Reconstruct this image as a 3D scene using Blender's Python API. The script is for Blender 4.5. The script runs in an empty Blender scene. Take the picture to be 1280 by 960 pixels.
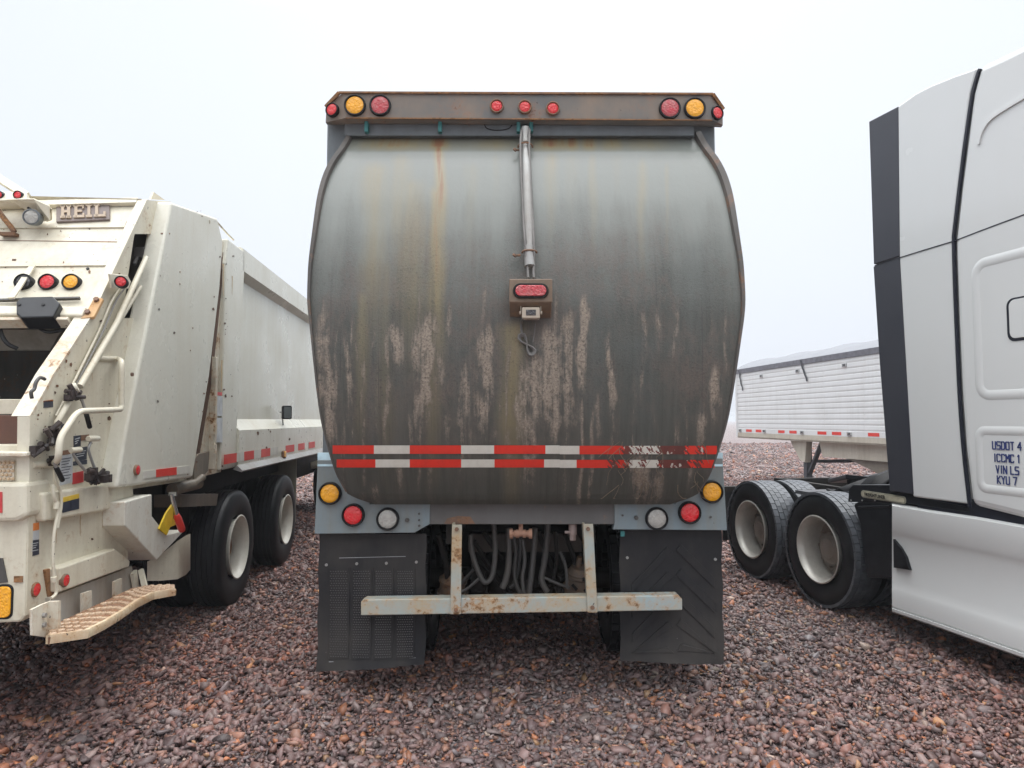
import bpy, bmesh, math, random
import numpy as np
from mathutils import Vector, Matrix
random.seed(7)
S = bpy.context.scene
COL = S.collection
R = math.radians
# ---------------------------------------------------------------- camera
F, CAMZ = 850.0, 1.70
PITCH = math.atan(45.0 / F)
cam = bpy.data.cameras.new('camera'); cam.sensor_width = 36; cam.lens = F / 1280 * 36
cam.clip_start = 0.05; cam.clip_end = 4000
co = bpy.data.objects.new('camera', cam); COL.objects.link(co)
co.location = (0, 0, CAMZ); co.rotation_euler = (R(90) + PITCH, 0, 0)
S.camera = co
# ---------------------------------------------------------------- overcast daylight
SUN_EL, SUN_AZ = 58.0, 4.0            # sun behind thin cloud, ahead of the camera
w = bpy.data.worlds.new('World'); S.world = w; w.use_nodes = True
nt = w.node_tree; bg = nt.nodes['Background']
sky = nt.nodes.new('ShaderNodeTexSky'); sky.sky_type = 'NISHITA'; sky.sun_disc = False
sky.sun_elevation = R(SUN_EL); sky.sun_rotation = R(SUN_AZ)
sky.air_density = 1.0; sky.dust_density = 6.0; sky.ozone_density = 1.0
hs = nt.nodes.new('ShaderNodeHueSaturation'); hs.inputs['Saturation'].default_value = 0.22
nt.links.new(sky.outputs[0], hs.inputs['Color'])
tc = nt.nodes.new('ShaderNodeTexCoord')
sx = nt.nodes.new('ShaderNodeSeparateXYZ'); nt.links.new(tc.outputs['Generated'], sx.inputs[0])
rp = nt.nodes.new('ShaderNodeValToRGB')
rp.color_ramp.interpolation = 'EASE'
for e in list(rp.color_ramp.elements)[1:]: rp.color_ramp.elements.remove(e)
rp.color_ramp.elements[0].position = 0; rp.color_ramp.elements[0].color = (.211, .223, .244, 1)
for p, c in ((.18, (.212, .226, .250)), (.5, (.218, .233, .258)), (.72, (.74, .76, .78)), (1.0, (1.25, 1.27, 1.30))):
    e = rp.color_ramp.elements.new(p); e.color = (*c, 1)
nt.links.new(sx.outputs['Z'], rp.inputs[0])
cn = nt.nodes.new('ShaderNodeTexNoise'); cn.inputs['Scale'].default_value = 1.6; cn.inputs['Detail'].default_value = 3
nt.links.new(tc.outputs['Generated'], cn.inputs['Vector'])
cm = nt.nodes.new('ShaderNodeMapRange'); cm.inputs['To Min'].default_value = 29; cm.inputs['To Max'].default_value = 33.5
nt.links.new(cn.outputs[0], cm.inputs[0])
sc_ = nt.nodes.new('ShaderNodeVectorMath'); sc_.operation = 'SCALE'
nt.links.new(rp.outputs[0], sc_.inputs[0]); nt.links.new(cm.outputs[0], sc_.inputs['Scale'])
mx = nt.nodes.new('ShaderNodeMix'); mx.data_type = 'RGBA'; mx.inputs[0].default_value = 0.86
nt.links.new(hs.outputs[0], mx.inputs[6]); nt.links.new(sc_.outputs[0], mx.inputs[7])
nt.links.new(mx.outputs[2], bg.inputs[0]); bg.inputs[1].default_value = 0.11
sl = bpy.data.lights.new('sun', 'SUN'); sl.energy = 0.6; sl.angle = R(24); sl.color = (1, .97, .93)
so = bpy.data.objects.new('sun', sl); COL.objects.link(so)
sd = Vector((math.sin(R(SUN_AZ)) * math.cos(R(SUN_EL)), math.cos(R(SUN_AZ)) * math.cos(R(SUN_EL)), math.sin(R(SUN_EL))))
so.rotation_euler = sd.to_track_quat('Z', 'Y').to_euler(); so.location = (0, 0, 30)
vs = S.view_settings; vs.view_transform = 'Standard'; vs.look = 'None'; vs.gamma = 1; vs.use_curve_mapping = False
vs.exposure = 0.32
S.render.engine = 'CYCLES'
S.cycles.use_denoising = True; S.cycles.max_bounces = 6; S.cycles.volume_bounces = 0
S.cycles.diffuse_bounces = 4
# ---------------------------------------------------------------- helpers
class Frame:
    """a thing's own axes: x to the right, y away from the camera, z up"""
    def __init__(s, x, y, rot):
        s.m = Matrix.Translation((x, y, 0)) @ Matrix.Rotation(rot, 4, 'Z'); s.i = s.m.inverted(); s.x, s.y, s.rot = x, y, rot
    def plane(s, px, py, p0, n):
        d = Vector(((px - 640) / F, 1, (480 - py) / F))
        d = Vector((d.x, d.y * math.cos(PITCH) - d.z * math.sin(PITCH), d.y * math.sin(PITCH) + d.z * math.cos(PITCH)))
        o = s.i @ Vector((0, 0, CAMZ)); d = s.i.to_3x3() @ d; n = Vector(n)
        return o + d * ((Vector(p0) - o).dot(n) / d.dot(n))
    def side(s, px, py, u=0.0): return s.plane(px, py, (u, 0, 0), (1, 0, 0))
    def back(s, px, py, v=0.0): return s.plane(px, py, (0, v, 0), (0, 1, 0))
    def floor(s, px, py, z=0.0): return s.plane(px, py, (0, 0, z), (0, 0, 1))

def frame_axes(axis):
    a = Vector(axis).normalized()
    t = Vector((0, 0, 1)) if abs(a.z) < .9 else Vector((1, 0, 0))
    u = t.cross(a).normalized(); return a, u, a.cross(u)

class MB:
    def __init__(s): s.b = bmesh.new(); s.mi = 0
    def face(s, pts):
        f = s.b.faces.new([s.b.verts.new(p) for p in pts]); f.material_index = s.mi; return s
    def _f(s, vs):
        try:
            f = s.b.faces.new(vs); f.material_index = s.mi
        except ValueError: pass
    def prism(s, pts, vec):
        v = Vector(vec); a = [s.b.verts.new(p) for p in pts]; c = [s.b.verts.new(Vector(p) + v) for p in pts]; n = len(a)
        s._f(a); s._f(c[::-1])
        for i in range(n): s._f((a[i], c[i], c[(i + 1) % n], a[(i + 1) % n]))
        return s
    def box(s, a, b):
        x0, y0, z0 = [min(p, q) for p, q in zip(a, b)]; x1, y1, z1 = [max(p, q) for p, q in zip(a, b)]
        return s.prism([(x0, y0, z0), (x1, y0, z0), (x1, y1, z0), (x0, y1, z0)], (0, 0, z1 - z0))
    def obox(s, c, size, m=None):
        h = [q / 2 for q in size]; m = m or Matrix.Identity(3); c = Vector(c)
        P = [c + m @ Vector((sx * h[0], sy * h[1], -h[2])) for sx, sy in ((-1, -1), (1, -1), (1, 1), (-1, 1))]
        return s.prism(P, m @ Vector((0, 0, size[2])))
    def bar(s, p, q, wd, th, side=(1, 0, 0)):
        p, q = Vector(p), Vector(q); d = (q - p); z = d.normalized()
        x = (Vector(side) - z * Vector(side).dot(z)).normalized(); y = z.cross(x)
        m = Matrix((x, y, z)).transposed()
        return s.obox((p + q) / 2, (wd, th, d.length), m)
    def lathe(s, prof, org, axis, n=28, caps=True):
        a, u, v = frame_axes(axis); org = Vector(org); rings = []
        for h, r in prof:
            rings.append([s.b.verts.new(org + a * h + (u * math.cos(2 * math.pi * k / n) + v * math.sin(2 * math.pi * k / n)) * max(r, 1e-4)) for k in range(n)])
        for A, B in zip(rings, rings[1:]):
            for k in range(n): s._f((A[k], A[(k + 1) % n], B[(k + 1) % n], B[k]))
        if caps: s._f(rings[0][::-1]); s._f(rings[-1])
        return s
    def cyl(s, p, q, r, r2=None, n=18):
        p, q = Vector(p), Vector(q)
        return s.lathe([(0, r), ((q - p).length, r if r2 is None else r2)], p, q - p, n)
    def tube(s, pts, r, n=10, close=False):
        P = [Vector(p) for p in pts]; rings = []; N = len(P); ref = None
        for i in range(N):
            t = (P[min(i + 1, N - 1)] - P[max(i - 1, 0)]).normalized()
            if ref is None: _, ref, _ = frame_axes(t)
            ref = (ref - t * ref.dot(t)).normalized(); b = t.cross(ref)
            rr = r[i] if isinstance(r, (list, tuple)) else r
            rings.append([s.b.verts.new(P[i] + (ref * math.cos(2 * math.pi * k / n) + b * math.sin(2 * math.pi * k / n)) * rr) for k in range(n)])
        for A, B in zip(rings, rings[1:]):
            for k in range(n): s._f((A[k], A[(k + 1) % n], B[(k + 1) % n], B[k]))
        s._f(rings[0][::-1]); s._f(rings[-1]); return s
    def loft(s, rows, cap=False):
        V = [[s.b.verts.new(p) for p in r] for r in rows]
        for A, B in zip(V, V[1:]):
            for k in range(len(A) - 1): s._f((A[k], A[k + 1], B[k + 1], B[k]))
        return s
    def build(s, name, mat, parent=None, bevel=0, smooth=None, seg=2, fix=True):
        if fix: bmesh.ops.recalc_face_normals(s.b, faces=s.b.faces)
        me = bpy.data.meshes.new(name); s.b.to_mesh(me); s.b.free()
        for m in (mat if isinstance(mat, (list, tuple)) else [mat]): me.materials.append(m)
        o = bpy.data.objects.new(name, me); COL.objects.link(o)
        if parent: o.parent = parent
        if smooth is not None:
            me.polygons.foreach_set('use_smooth', [True] * len(me.polygons)); me.set_sharp_from_angle(angle=R(smooth))
        if bevel:
            md = o.modifiers.new('bevel', 'BEVEL'); md.width = bevel; md.segments = seg; md.limit_method = 'ANGLE'; md.angle_limit = R(35)
            md.harden_normals = False
        return o

def split(q, name, mat, parent, **k):
    """one object per loose piece"""
    todo = set(q.b.verts); out = []
    while todo:
        st = [todo.pop()]; isl = set(st)
        while st:
            v = st.pop()
            for e in v.link_edges:
                o = e.other_vert(v)
                if o in todo: todo.discard(o); isl.add(o); st.append(o)
        r = MB(); mp = {v: r.b.verts.new(v.co) for v in isl}; seen = set()
        for v in isl:
            for f in v.link_faces:
                if f not in seen: seen.add(f); r.b.faces.new([mp[x] for x in f.verts]).material_index = f.material_index
        out.append(r.build(name, mat, parent, **k))
    q.b.free(); return out

def curve_pts(P, n=8):
    P = [Vector(p) for p in P]; out = []
    for i in range(len(P) - 1):
        a, b, c, d = P[max(i - 1, 0)], P[i], P[i + 1], P[min(i + 2, len(P) - 1)]
        for k in range(n):
            t = k / n
            out.append(.5 * ((2 * b) + (c - a) * t + (2 * a - 5 * b + 4 * c - d) * t * t + (3 * b - a - 3 * c + d) * t ** 3))
    return out + [P[-1]]

def fillet(P, rad, n=5):
    """polyline with rounded corners"""
    P = [Vector(p) for p in P]; out = [P[0]]
    for a, b, c in zip(P, P[1:], P[2:]):
        r = min(rad, (a - b).length * .45, (c - b).length * .45)
        s, e = b + (a - b).normalized() * r, b + (c - b).normalized() * r
        for k in range(n + 1):
            t = k / n; out.append(s * (1 - t) ** 2 + b * 2 * t * (1 - t) + e * t * t)
    return out + [P[-1]]

def thing(name, label, cat, fr, group=None):
    o = bpy.data.objects.new(name, None); COL.objects.link(o); o.empty_display_size = .3
    o.location = (fr.x, fr.y, 0); o.rotation_euler = (0, 0, fr.rot)
    o['label'] = label; o['category'] = cat
    if group: o['group'] = group
    return o
# ---------------------------------------------------------------- materials
def nd(t, typ, props=None, ins=None):
    n = t.nodes.new(typ)
    for k, v in (props or {}).items(): setattr(n, k, v)
    for k, v in (ins or {}).items():
        if isinstance(v, bpy.types.NodeSocket): t.links.new(v, n.inputs[k])
        elif isinstance(v, tuple) and len(v) == 3 and n.inputs[k].type == 'RGBA': n.inputs[k].default_value = (*v, 1)
        else: n.inputs[k].default_value = v
    return n
def newmat(name):
    m = bpy.data.materials.new(name); m.use_nodes = True
    return m, m.node_tree, m.node_tree.nodes['Principled BSDF']
def objco(t): return nd(t, 'ShaderNodeTexCoord').outputs['Object']
def scaled(t, v, s): return nd(t, 'ShaderNodeMapping', None, {'Vector': v, 'Scale': s}).outputs[0]
def noise(t, v, scale, detail=4, rough=.6): return nd(t, 'ShaderNodeTexNoise', None, {'Vector': v, 'Scale': scale, 'Detail': detail, 'Roughness': rough}).outputs[0]
def rng(t, v, a, b, c=0., d=1.): return nd(t, 'ShaderNodeMapRange', None, {0: v, 1: a, 2: b, 3: c, 4: d}).outputs[0]
def mth(t, op, a, b=0.): return nd(t, 'ShaderNodeMath', {'operation': op, 'use_clamp': False}, {0: a, 1: b}).outputs[0]
def mixc(t, f, a, b):
    n = nd(t, 'ShaderNodeMix', {'data_type': 'RGBA'}); 
    for k, v in ((0, f), (6, a), (7, b)):
        if isinstance(v, bpy.types.NodeSocket): t.links.new(v, n.inputs[k])
        else: n.inputs[k].default_value = (*v, 1) if isinstance(v, tuple) else v
    return n.outputs[2]
def bump(t, b, h, strength, dist=.01):
    n = nd(t, 'ShaderNodeBump', None, {'Height': h, 'Strength': strength, 'Distance': dist}); t.links.new(n.outputs[0], b.inputs['Normal'])
def worn(name, col, rough=.45, dirt=(.22, .17, .11), dirt_amt=.35, chip=None, chip_lo=.70, streak=.5, rust=None, rust_lo=.62, metal=0, spec=.5, bmp=.08, sx=7.0, speck=.12, coat=0):
    """paint or metal with rain streaks, blotchy dirt, chips and rust patches"""
    m, t, b = newmat(name); v = objco(t)
    big = noise(t, v, 1.7, 4); stk = noise(t, scaled(t, v, (sx, sx, .45)), 1.6, 5, .65); fine = noise(t, v, 38, 4, .7)
    d = mth(t, 'MULTIPLY', rng(t, mth(t, 'ADD', mth(t, 'MULTIPLY', big, 1 - streak), mth(t, 'MULTIPLY', stk, streak)), .42, .72), dirt_amt)
    c = mixc(t, d, col, dirt)
    c = mixc(t, rng(t, fine, .45, .75, 0, speck), c, tuple(x * .5 for x in dirt))
    r = rng(t, big, .3, .7, rough - .08, rough + .12)
    if rust:
        rn = mth(t, 'ADD', mth(t, 'MULTIPLY', noise(t, v, 5.5, 6, .7), .7), mth(t, 'MULTIPLY', fine, .3))
        rf = rng(t, rn, rust_lo, rust_lo + .05)
        rc = mixc(t, rng(t, fine, .4, .6), rust, tuple(x * .45 for x in rust))
        halo = rng(t, rn, rust_lo - .08, rust_lo + .02, 0, .45)
        c = mixc(t, halo, c, (rust[0] * 1.3, rust[1] * 1.35, rust[2] * 1.2)); c = mixc(t, rf, c, rc)
    if chip:
        cf = rng(t, noise(t, scaled(t, v, (1, 1, .7)), 34, 3, .6), chip_lo, chip_lo + .02)
        c = mixc(t, cf, c, chip)
    t.links.new(c, b.inputs['Base Color']); t.links.new(r, b.inputs['Roughness'])
    b.inputs['Metallic'].default_value = metal; b.inputs['Specular IOR Level'].default_value = min(spec, .3) if max(col) < .05 else spec
    b.inputs['Coat Weight'].default_value = coat; b.inputs['Coat Roughness'].default_value = .08
    if bmp: bump(t, b, fine, bmp, .004)
    return m
def plain(name, col, rough=.5, metal=0, var=.25, spec=None):
    spec = (.28 if max(col) < .05 else .5) if spec is None else spec
    m, t, b = newmat(name); v = objco(t); n = noise(t, v, 9, 4)
    c = mixc(t, rng(t, n, .3, .7), tuple(x * (1 - var) for x in col), tuple(min(1, x * (1 + var)) for x in col))
    t.links.new(c, b.inputs['Base Color']); b.inputs['Roughness'].default_value = rough; b.inputs['Metallic'].default_value = metal
    b.inputs['Specular IOR Level'].default_value = spec
    return m
def lensmat(name, col, dusty=.2, dust=(.35, .28, .22)):
    m, t, b = newmat(name); v = objco(t)
    c = mixc(t, rng(t, noise(t, v, 30, 5, .7), .4, .75, 0, dusty), col, dust)
    t.links.new(c, b.inputs['Base Color']); b.inputs['Roughness'].default_value = .22
    b.inputs['Coat Weight'].default_value = .3
    vo = nd(t, 'ShaderNodeTexVoronoi', {'distance': 'CHEBYCHEV'}, {'Vector': v, 'Scale': 80.0}).outputs[0]
    bump(t, b, vo, .8, .006)
    return m
CREAM = (.66, .63, .54)
M = dict(
    white=worn('cream_paint', (.685, .645, .52), .38, (.37, .28, .165), .50, (.06, .035, .025), .70, rust=(.30, .15, .06), rust_lo=.655),
    white_clean=worn('cream_panel_paint', (.70, .685, .59), .30, (.50, .43, .31), .42, (.05, .04, .04), .80, bmp=.02),
    white_rusty=worn('rust_worn_cream_paint', (.68, .64, .53), .5, (.33, .22, .12), .6, (.06, .035, .025), .70, rust=(.36, .17, .055), rust_lo=.565),
    rusty=worn('rusty_steel', (.20, .11, .065), .8, (.08, .05, .035), .7, rust=(.34, .16, .06), rust_lo=.52, bmp=.3),
    hopper=worn('scoured_steel', (.10, .095, .085), .55, (.05, .045, .04), .8, (.3, .28, .25), .70, rust=(.13, .06, .035), rust_lo=.58, metal=.3),
    hopper_red=worn('rusty_hopper_floor', (.13, .055, .035), .6, (.05, .03, .025), .7, (.2, .17, .15), .72),
    black=plain('black_rubber', (.013, .013, .014), .6), blackgloss=plain('black_plastic', (.014, .015, .018), .32),
    flap=worn('rubber_mudflap', (.016, .016, .018), .6, (.10, .088, .076), .6, (.2, .18, .17), .74, streak=.3, bmp=.15, sx=4.0),
    tyre=plain('tyre_rubber', (.012, .0125, .014), .5, var=.4), tread=plain('wet_sky_sheen_tread', (.085, .092, .102), .32, var=.3),  # tread blocks paler than the tyre: sky reflection put into the colour
    dark=worn('dark_chassis', (.011, .010, .0095), .7, (.04, .03, .02), .6), grease=worn('greasy_hose', (.06, .058, .056), .5, (.14, .12, .10), .6),
    greypaint=worn('grey_green_paint', (.15, .17, .18), .45, (.07, .065, .055), .5, rust=(.25, .11, .05), rust_lo=.72),
    panel=worn('blue_grey_lamp_panel_paint', (.185, .235, .258), .42, (.21, .185, .135), .85, (.06, .05, .045), .735, rust=(.30, .24, .16), rust_lo=.70),
    barpaint=worn('dirty_light_bar_paint', (.125, .125, .12), .5, (.30, .21, .14), .95, (.05, .04, .035), .70, rust=(.22, .10, .06), rust_lo=.60, streak=.25, sx=3.0),
    beam=worn('weathered_pale_blue_paint', (.33, .415, .43), .5, (.46, .32, .15), 1.0, (.07, .05, .04), .71, rust=(.40, .21, .085), rust_lo=.55, streak=.1),
    teal=plain('teal_paint', (.035, .17, .17), .6), amber=lensmat('amber_lens', (.95, .42, .008)), red=lensmat('red_lens', (.72, .016, .024), .2),
    reddusty=lensmat('dusty_red_lens', (.52, .035, .05), .8, (.42, .2, .18)), clear=lensmat('clear_lens', (.36, .35, .32), .6, (.62, .60, .54)),
    darklens=lensmat('dark_lens', (.03, .03, .035), .2), galv=worn('galvanised_pipe', (.34, .34, .33), .5, (.20, .16, .12), .7, metal=.3),
    boxmetal=worn('grimy_lamp_box', (.20, .14, .095), .6, (.10, .07, .05), .7, rust=(.30, .15, .07), rust_lo=.6),
    camhousing=worn('beige_camera_housing', (.52, .45, .36), .5, (.25, .18, .12), .5), lead=plain('grey_cable', (.16, .15, .14), .6),
    tapered=worn('red_reflective_tape', (.72, .035, .018), .4, (.30, .03, .02), .35, bmp=.02), tapewhite=worn('white_reflective_tape', (.66, .64, .57), .4, (.35, .30, .22), .4, bmp=.02),
    rim=worn('silver_wheel', (.56, .54, .49), .35, (.22, .19, .15), .55, metal=.35), rimwhite=worn('white_wheel', (.70, .68, .60), .38, (.30, .20, .11), .35),
    hubrust=worn('rusty_hub', (.20, .12, .08), .7, (.08, .06, .05), .6, rust=(.30, .13, .06), rust_lo=.55),
    silver=worn('silver_white_paint', (.70, .71, .695), .17, (.66, .66, .63), .25, bmp=0, spec=.55, speck=0),
    fairing=worn('charcoal_fairing', (.038, .04, .052), .5, (.055, .055, .065), .5, bmp=.03), seal=plain('black_seal', (.02, .022, .032), .45),
    navy=plain('navy_lettering', (.03, .045, .16), .45), trailer=worn('white_trailer_sheet', (.70, .71, .71), .4, (.45, .44, .40), .3, bmp=.02),
    trailerbeige=worn('beige_trailer_frame', (.52, .48, .40), .55, (.30, .25, .18), .6, rust=(.3, .18, .1), rust_lo=.7), tarp=worn('grey_tarp', (.17, .18, .20), .6, (.24, .24, .26), .6),
    railgrey=plain('weathered_rail', (.13, .13, .15), .5), strap=plain('dark_strap', (.05, .05, .06), .6), yellow=plain('yellow_paint', (.70, .48, .02), .45), redplastic=plain('red_plastic', (.62, .04, .03), .4),
    chrome=plain('dull_chrome', (.55, .55, .54), .25, metal=.9), label_dark=plain('dark_decal', (.035, .04, .06), .4), label_white=plain('pale_decal', (.52, .54, .55), .4),
    label_yellow=plain('yellow_decal', (.70, .48, .06), .4), label_orange=plain('orange_decal', (.70, .22, .05), .4), label_red=plain('red_decal', (.55, .05, .05), .4), glass=plain('mirror_glass', (.62, .63, .62), .06, metal=1.0, var=.02),
)
STROKES = {'U': [[(0, 6), (0, .6), (.6, 0), (3.4, 0), (4, .6), (4, 6)]], 'S': [[(4, 6), (.5, 6), (0, 5.5), (0, 3.6), (.5, 3.1), (3.5, 3.1), (4, 2.6), (4, .5), (3.5, 0), (0, 0)]],
 'D': [[(0, 0), (0, 6), (3.2, 6), (4, 5.2), (4, .8), (3.2, 0), (0, 0)]], 'O': [[(.6, 0), (0, .6), (0, 5.4), (.6, 6), (3.4, 6), (4, 5.4), (4, .6), (3.4, 0), (.6, 0)]], 'T': [[(0, 6), (4, 6)], [(2, 6), (2, 0)]],
 '4': [[(3.2, 0), (3.2, 6), (0, 2), (4, 2)]], 'I': [[(2, 0), (2, 6)]], 'C': [[(4, 5.2), (3.4, 6), (.6, 6), (0, 5.4), (0, .6), (.6, 0), (3.4, 0), (4, .8)]], 'M': [[(0, 0), (0, 6), (2, 3), (4, 6), (4, 0)]],
 '1': [[(.8, 5), (2, 6), (2, 0)]], 'V': [[(0, 6), (2, 0), (4, 6)]], 'N': [[(0, 0), (0, 6), (4, 0), (4, 6)]], 'L': [[(0, 6), (0, 0), (4, 0)]], 'K': [[(0, 0), (0, 6)], [(4, 6), (.3, 2.8), (4, 0)]], 'Y': [[(0, 6), (2, 3), (4, 6)], [(2, 3), (2, 0)]],
 '7': [[(0, 6), (4, 6), (1.5, 0)]]}
def stroke_text(name, body, mat, parent, org, xdir, ydir, height, wscale=.8, bold=.95):
    x, y = Vector(xdir).normalized(), Vector(ydir).normalized(); z = x.cross(y); s = height / 6; q = MB(); cx = 0.0; k = 0
    for ch in body:
        if ch == ' ': cx += 3.2; continue
        for pl in STROKES[ch]:
            P = [Vector(((cx + (px if ch not in 'I1' else px - 1)) * wscale, py)) for px, py in pl]
            for i, (p, r) in enumerate(zip(P, P[1:])):
                d = (r - p).normalized(); n = Vector((-d.y, d.x)) * bold / 2; e = d * bold * .42; k += 1
                q.prism([Vector(org) + x * (v.x * s) + y * (v.y * s) + z * (.0006 * (k % 3)) for v in (p - e + n, p - e - n, r + e - n, r + e + n)], z * .0012)
        cx += 5.9 if ch not in 'I1' else 3.9
    o = q.build(name, mat, parent); o['kind'] = 'stuff' if False else o.get('kind', ''); del o['kind']
    return o
FLAT = (0, -1, -.05)
def lamp(fr_parent, name, c, axis, r, lens, depth=.022, n=28, bezel='black', rim=.18):
    """round lamp: rubber bezel (part) with its domed lens (sub-part)"""
    q = MB(); q.lathe([(-.03, r * .99), (depth * .5, r), (depth * .9, r * .97), (depth, r * (1 - rim * .5)), (depth * .75, r * (1 - rim)), (depth * .2, r * (1 - rim)), (0.0, 0)], c, axis, n)
    b = q.build(name, M[bezel], fr_parent, smooth=45)
    ri = r * (1 - rim) - .001
    q = MB(); q.lathe([(depth * .1, ri), (depth * .62, ri), (depth * .74, ri * .93), (depth * .80, ri * .5), (depth * .82, 0)], c, axis, n)
    q.build('lens', M[lens], b, smooth=50)
    return b
def rrect(c0, c1, d0, d1, r, n=5):
    out = []
    for cx, cy, a0 in ((c1 - r, d1 - r, 0), (c0 + r, d1 - r, 90), (c0 + r, d0 + r, 180), (c1 - r, d0 + r, 270)):
        for k in range(n + 1):
            a = R(a0 + 90 * k / n); out.append((cx + r * math.cos(a), cy + r * math.sin(a)))
    return out
def text_mesh(name, body, mat, parent, origin, xdir, ydir, height, width_scale=.8, depth=.002, bold=.012):
    cu = bpy.data.curves.new(name, 'FONT'); cu.body = body; cu.size = 1.0; cu.extrude = depth; cu.offset = bold; cu.space_character = 1.12
    tmp = bpy.data.objects.new('tmp_text', cu); COL.objects.link(tmp)
    me = bpy.data.meshes.new_from_object(tmp.evaluated_get(bpy.context.evaluated_depsgraph_get()))
    bpy.data.objects.remove(tmp)
    x, y = Vector(xdir).normalized(), Vector(ydir).normalized(); z = x.cross(y)
    s = height / .70
    for v in me.vertices:
        p = v.co; v.co = Vector(origin) + x * p.x * s * width_scale + y * p.y * s + z * p.z
    me.materials.clear(); me.materials.append(mat)
    o = bpy.data.objects.new(name, me); COL.objects.link(o); o.parent = parent
    return o
def tyre_profile(r=.515, wd=.27, rin=.285, grooves=False):
    h = wd / 2
    return [(-h * .78, rin), (-h * .92, rin + .03), (-h, rin + .10), (-h * .98, r - .06), (-h * .9, r - .022), (-h * .8, r - .008)] + (sum([[(g * h - .006, r - .001), (g * h - .005, r - .014), (g * h + .005, r - .014), (g * h + .006, r - .001)] for g in (-.6, -.3, 0, .3, .6)], []) if grooves else [(-h * .4, r), (h * .4, r)]) + [(h * .8, r - .008), (h * .9, r - .022), (h * .98, r - .06), (h, rin + .10), (h * .92, rin + .03), (h * .78, rin)]
def make_wheel(parent, c, out, rimmat, hubmat, r=.515, wd=.27, tread=True, inner=True, rin=.285, blocks='tread', deep=.20):
    """one dual wheel end; c = centre of the OUTER tyre's outer face on the axle line, out = unit vector away from the truck"""
    c = Vector(c); o_ = Vector(out); mid = c - o_ * wd / 2; rl = rin + .004
    q = MB()       # disc and hub
    q.lathe([(-deep - .05, .02), (-deep - .05, rl * .9), (-deep, rl * .86), (-deep + .01, rl * .62), (-deep + .005, .155), (-deep + .075, .14), (-deep + .09, .10), (-deep + .10, .09), (-deep + .10, 0)], c, out, 36)
    a, u, v = frame_axes(out)
    for k in range(10):
        an = 2 * math.pi * k / 10; p = c + o_ * (-deep + .005) + (u * math.cos(an) + v * math.sin(an)) * rl * .66
        q.cyl(p, p + o_ * .035, .016, n=6)
    wh = q.build('wheel', hubmat, parent, smooth=35)
    q = MB(); q.lathe([(.006, rl + .004), (.010, rl - .008), (.0, rl - .016), (-.03, rl - .034), (-.06, rl - .040), (-deep + .015, rl - .046), (-deep - .02, rl - .06), (-wd, rl - .05), (-wd - .004, rl + .004)], c, out, 48, caps=False)
    q.build('rim', rimmat, wh, smooth=40, fix=True)
    def tyre(m0):
        q = MB(); q.lathe(tyre_profile(r - (.014 if tread else 0), wd, rin, not tread), m0, out, 56, caps=False)
        q.mi = 1
        if tread:
            nb = 46; ws = [-.40, -.20, 0, .20, .40]
            for ri_, wv in enumerate(ws):
                for k in range(nb):
                    a0 = 2 * math.pi * (k + (.5 if ri_ % 2 else 0)) / nb; a1 = a0 + 2 * math.pi / nb * .92
                    hw = wd * .091; P = []
                    for aa in (a0, a1):
                        for ww in (-hw, hw):
                            rr = r - .004 if abs(wv) > .3 else r
                            P.append((aa, wv * wd + ww, rr))
                    def pt(aa, ww, rr): return m0 + o_ * ww + (u * math.cos(aa) + v * math.sin(aa)) * rr
                    top = [pt(*P[0]), pt(*P[1]), pt(*P[3]), pt(*P[2])]
                    bot = [pt(p[0], p[1], r - .030) for p in (P[0], P[1], P[3], P[2])]
                    T = [q.b.verts.new(p) for p in top]; B = [q.b.verts.new(p) for p in bot]
                    q._f(T)
                    for j in range(4): q._f((T[j], B[j], B[(j + 1) % 4], T[(j + 1) % 4]))
        return q.build('tyre', [M['tyre'], M[blocks]], wh, smooth=40)
    tyre(mid)
    if inner: tyre(mid - o_ * (wd + .07))
    return wh
def copy_tree(o, parent, off):
    """copy a part and its sub-parts, moved by off"""
    c = o.copy(); COL.objects.link(c); c.parent = parent; c.location = o.location + Vector(off)
    for ch in o.children:
        d = ch.copy(); COL.objects.link(d); d.parent = c
    return c
# ================================================================ GROUND
def ground_mat():
    m, t, b = newmat('far_gravel'); v = objco(t)
    vo = nd(t, 'ShaderNodeTexVoronoi', None, {'Vector': v, 'Scale': 22.0, 'Randomness': 1.0})
    rp_ = nd(t, 'ShaderNodeValToRGB', None, {0: nd(t, 'ShaderNodeSeparateColor', None, {0: vo.outputs['Color']}).outputs[0]})
    cr = rp_.color_ramp
    cols = [(0, (.10, .07, .07)), (.3, (.17, .12, .12)), (.55, (.22, .18, .18)), (.75, (.26, .16, .13)), (.9, (.30, .27, .26)), (1, (.34, .18, .09))]
    cr.elements[0].color = (*cols[0][1], 1); cr.elements[1].position = 1; cr.elements[1].color = (*cols[-1][1], 1)
    for p, c in cols[1:-1]: e = cr.elements.new(p); e.color = (*c, 1)
    big = noise(t, v, .35, 4)
    c = mixc(t, rng(t, vo.outputs['Distance'], .35, .8, 0, .6), rp_.outputs[0], (.05, .035, .035))
    c = mixc(t, rng(t, big, .35, .7, 0, .35), c, (.24, .20, .20))
    t.links.new(c, b.inputs['Base Color']); b.inputs['Roughness'].default_value = .55
    h = mth(t, 'ADD', mth(t, 'MULTIPLY', vo.outputs['Distance'], -1.0), mth(t, 'MULTIPLY', noise(t, v, 3.0, 5), .8))
    bump(t, b, h, .9, .04)
    return m
q = MB(); q.box((-850, -40, -.6), (850, 1000, -.008)); g = q.build('ground', ground_mat()); g['kind'] = 'structure'

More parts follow.
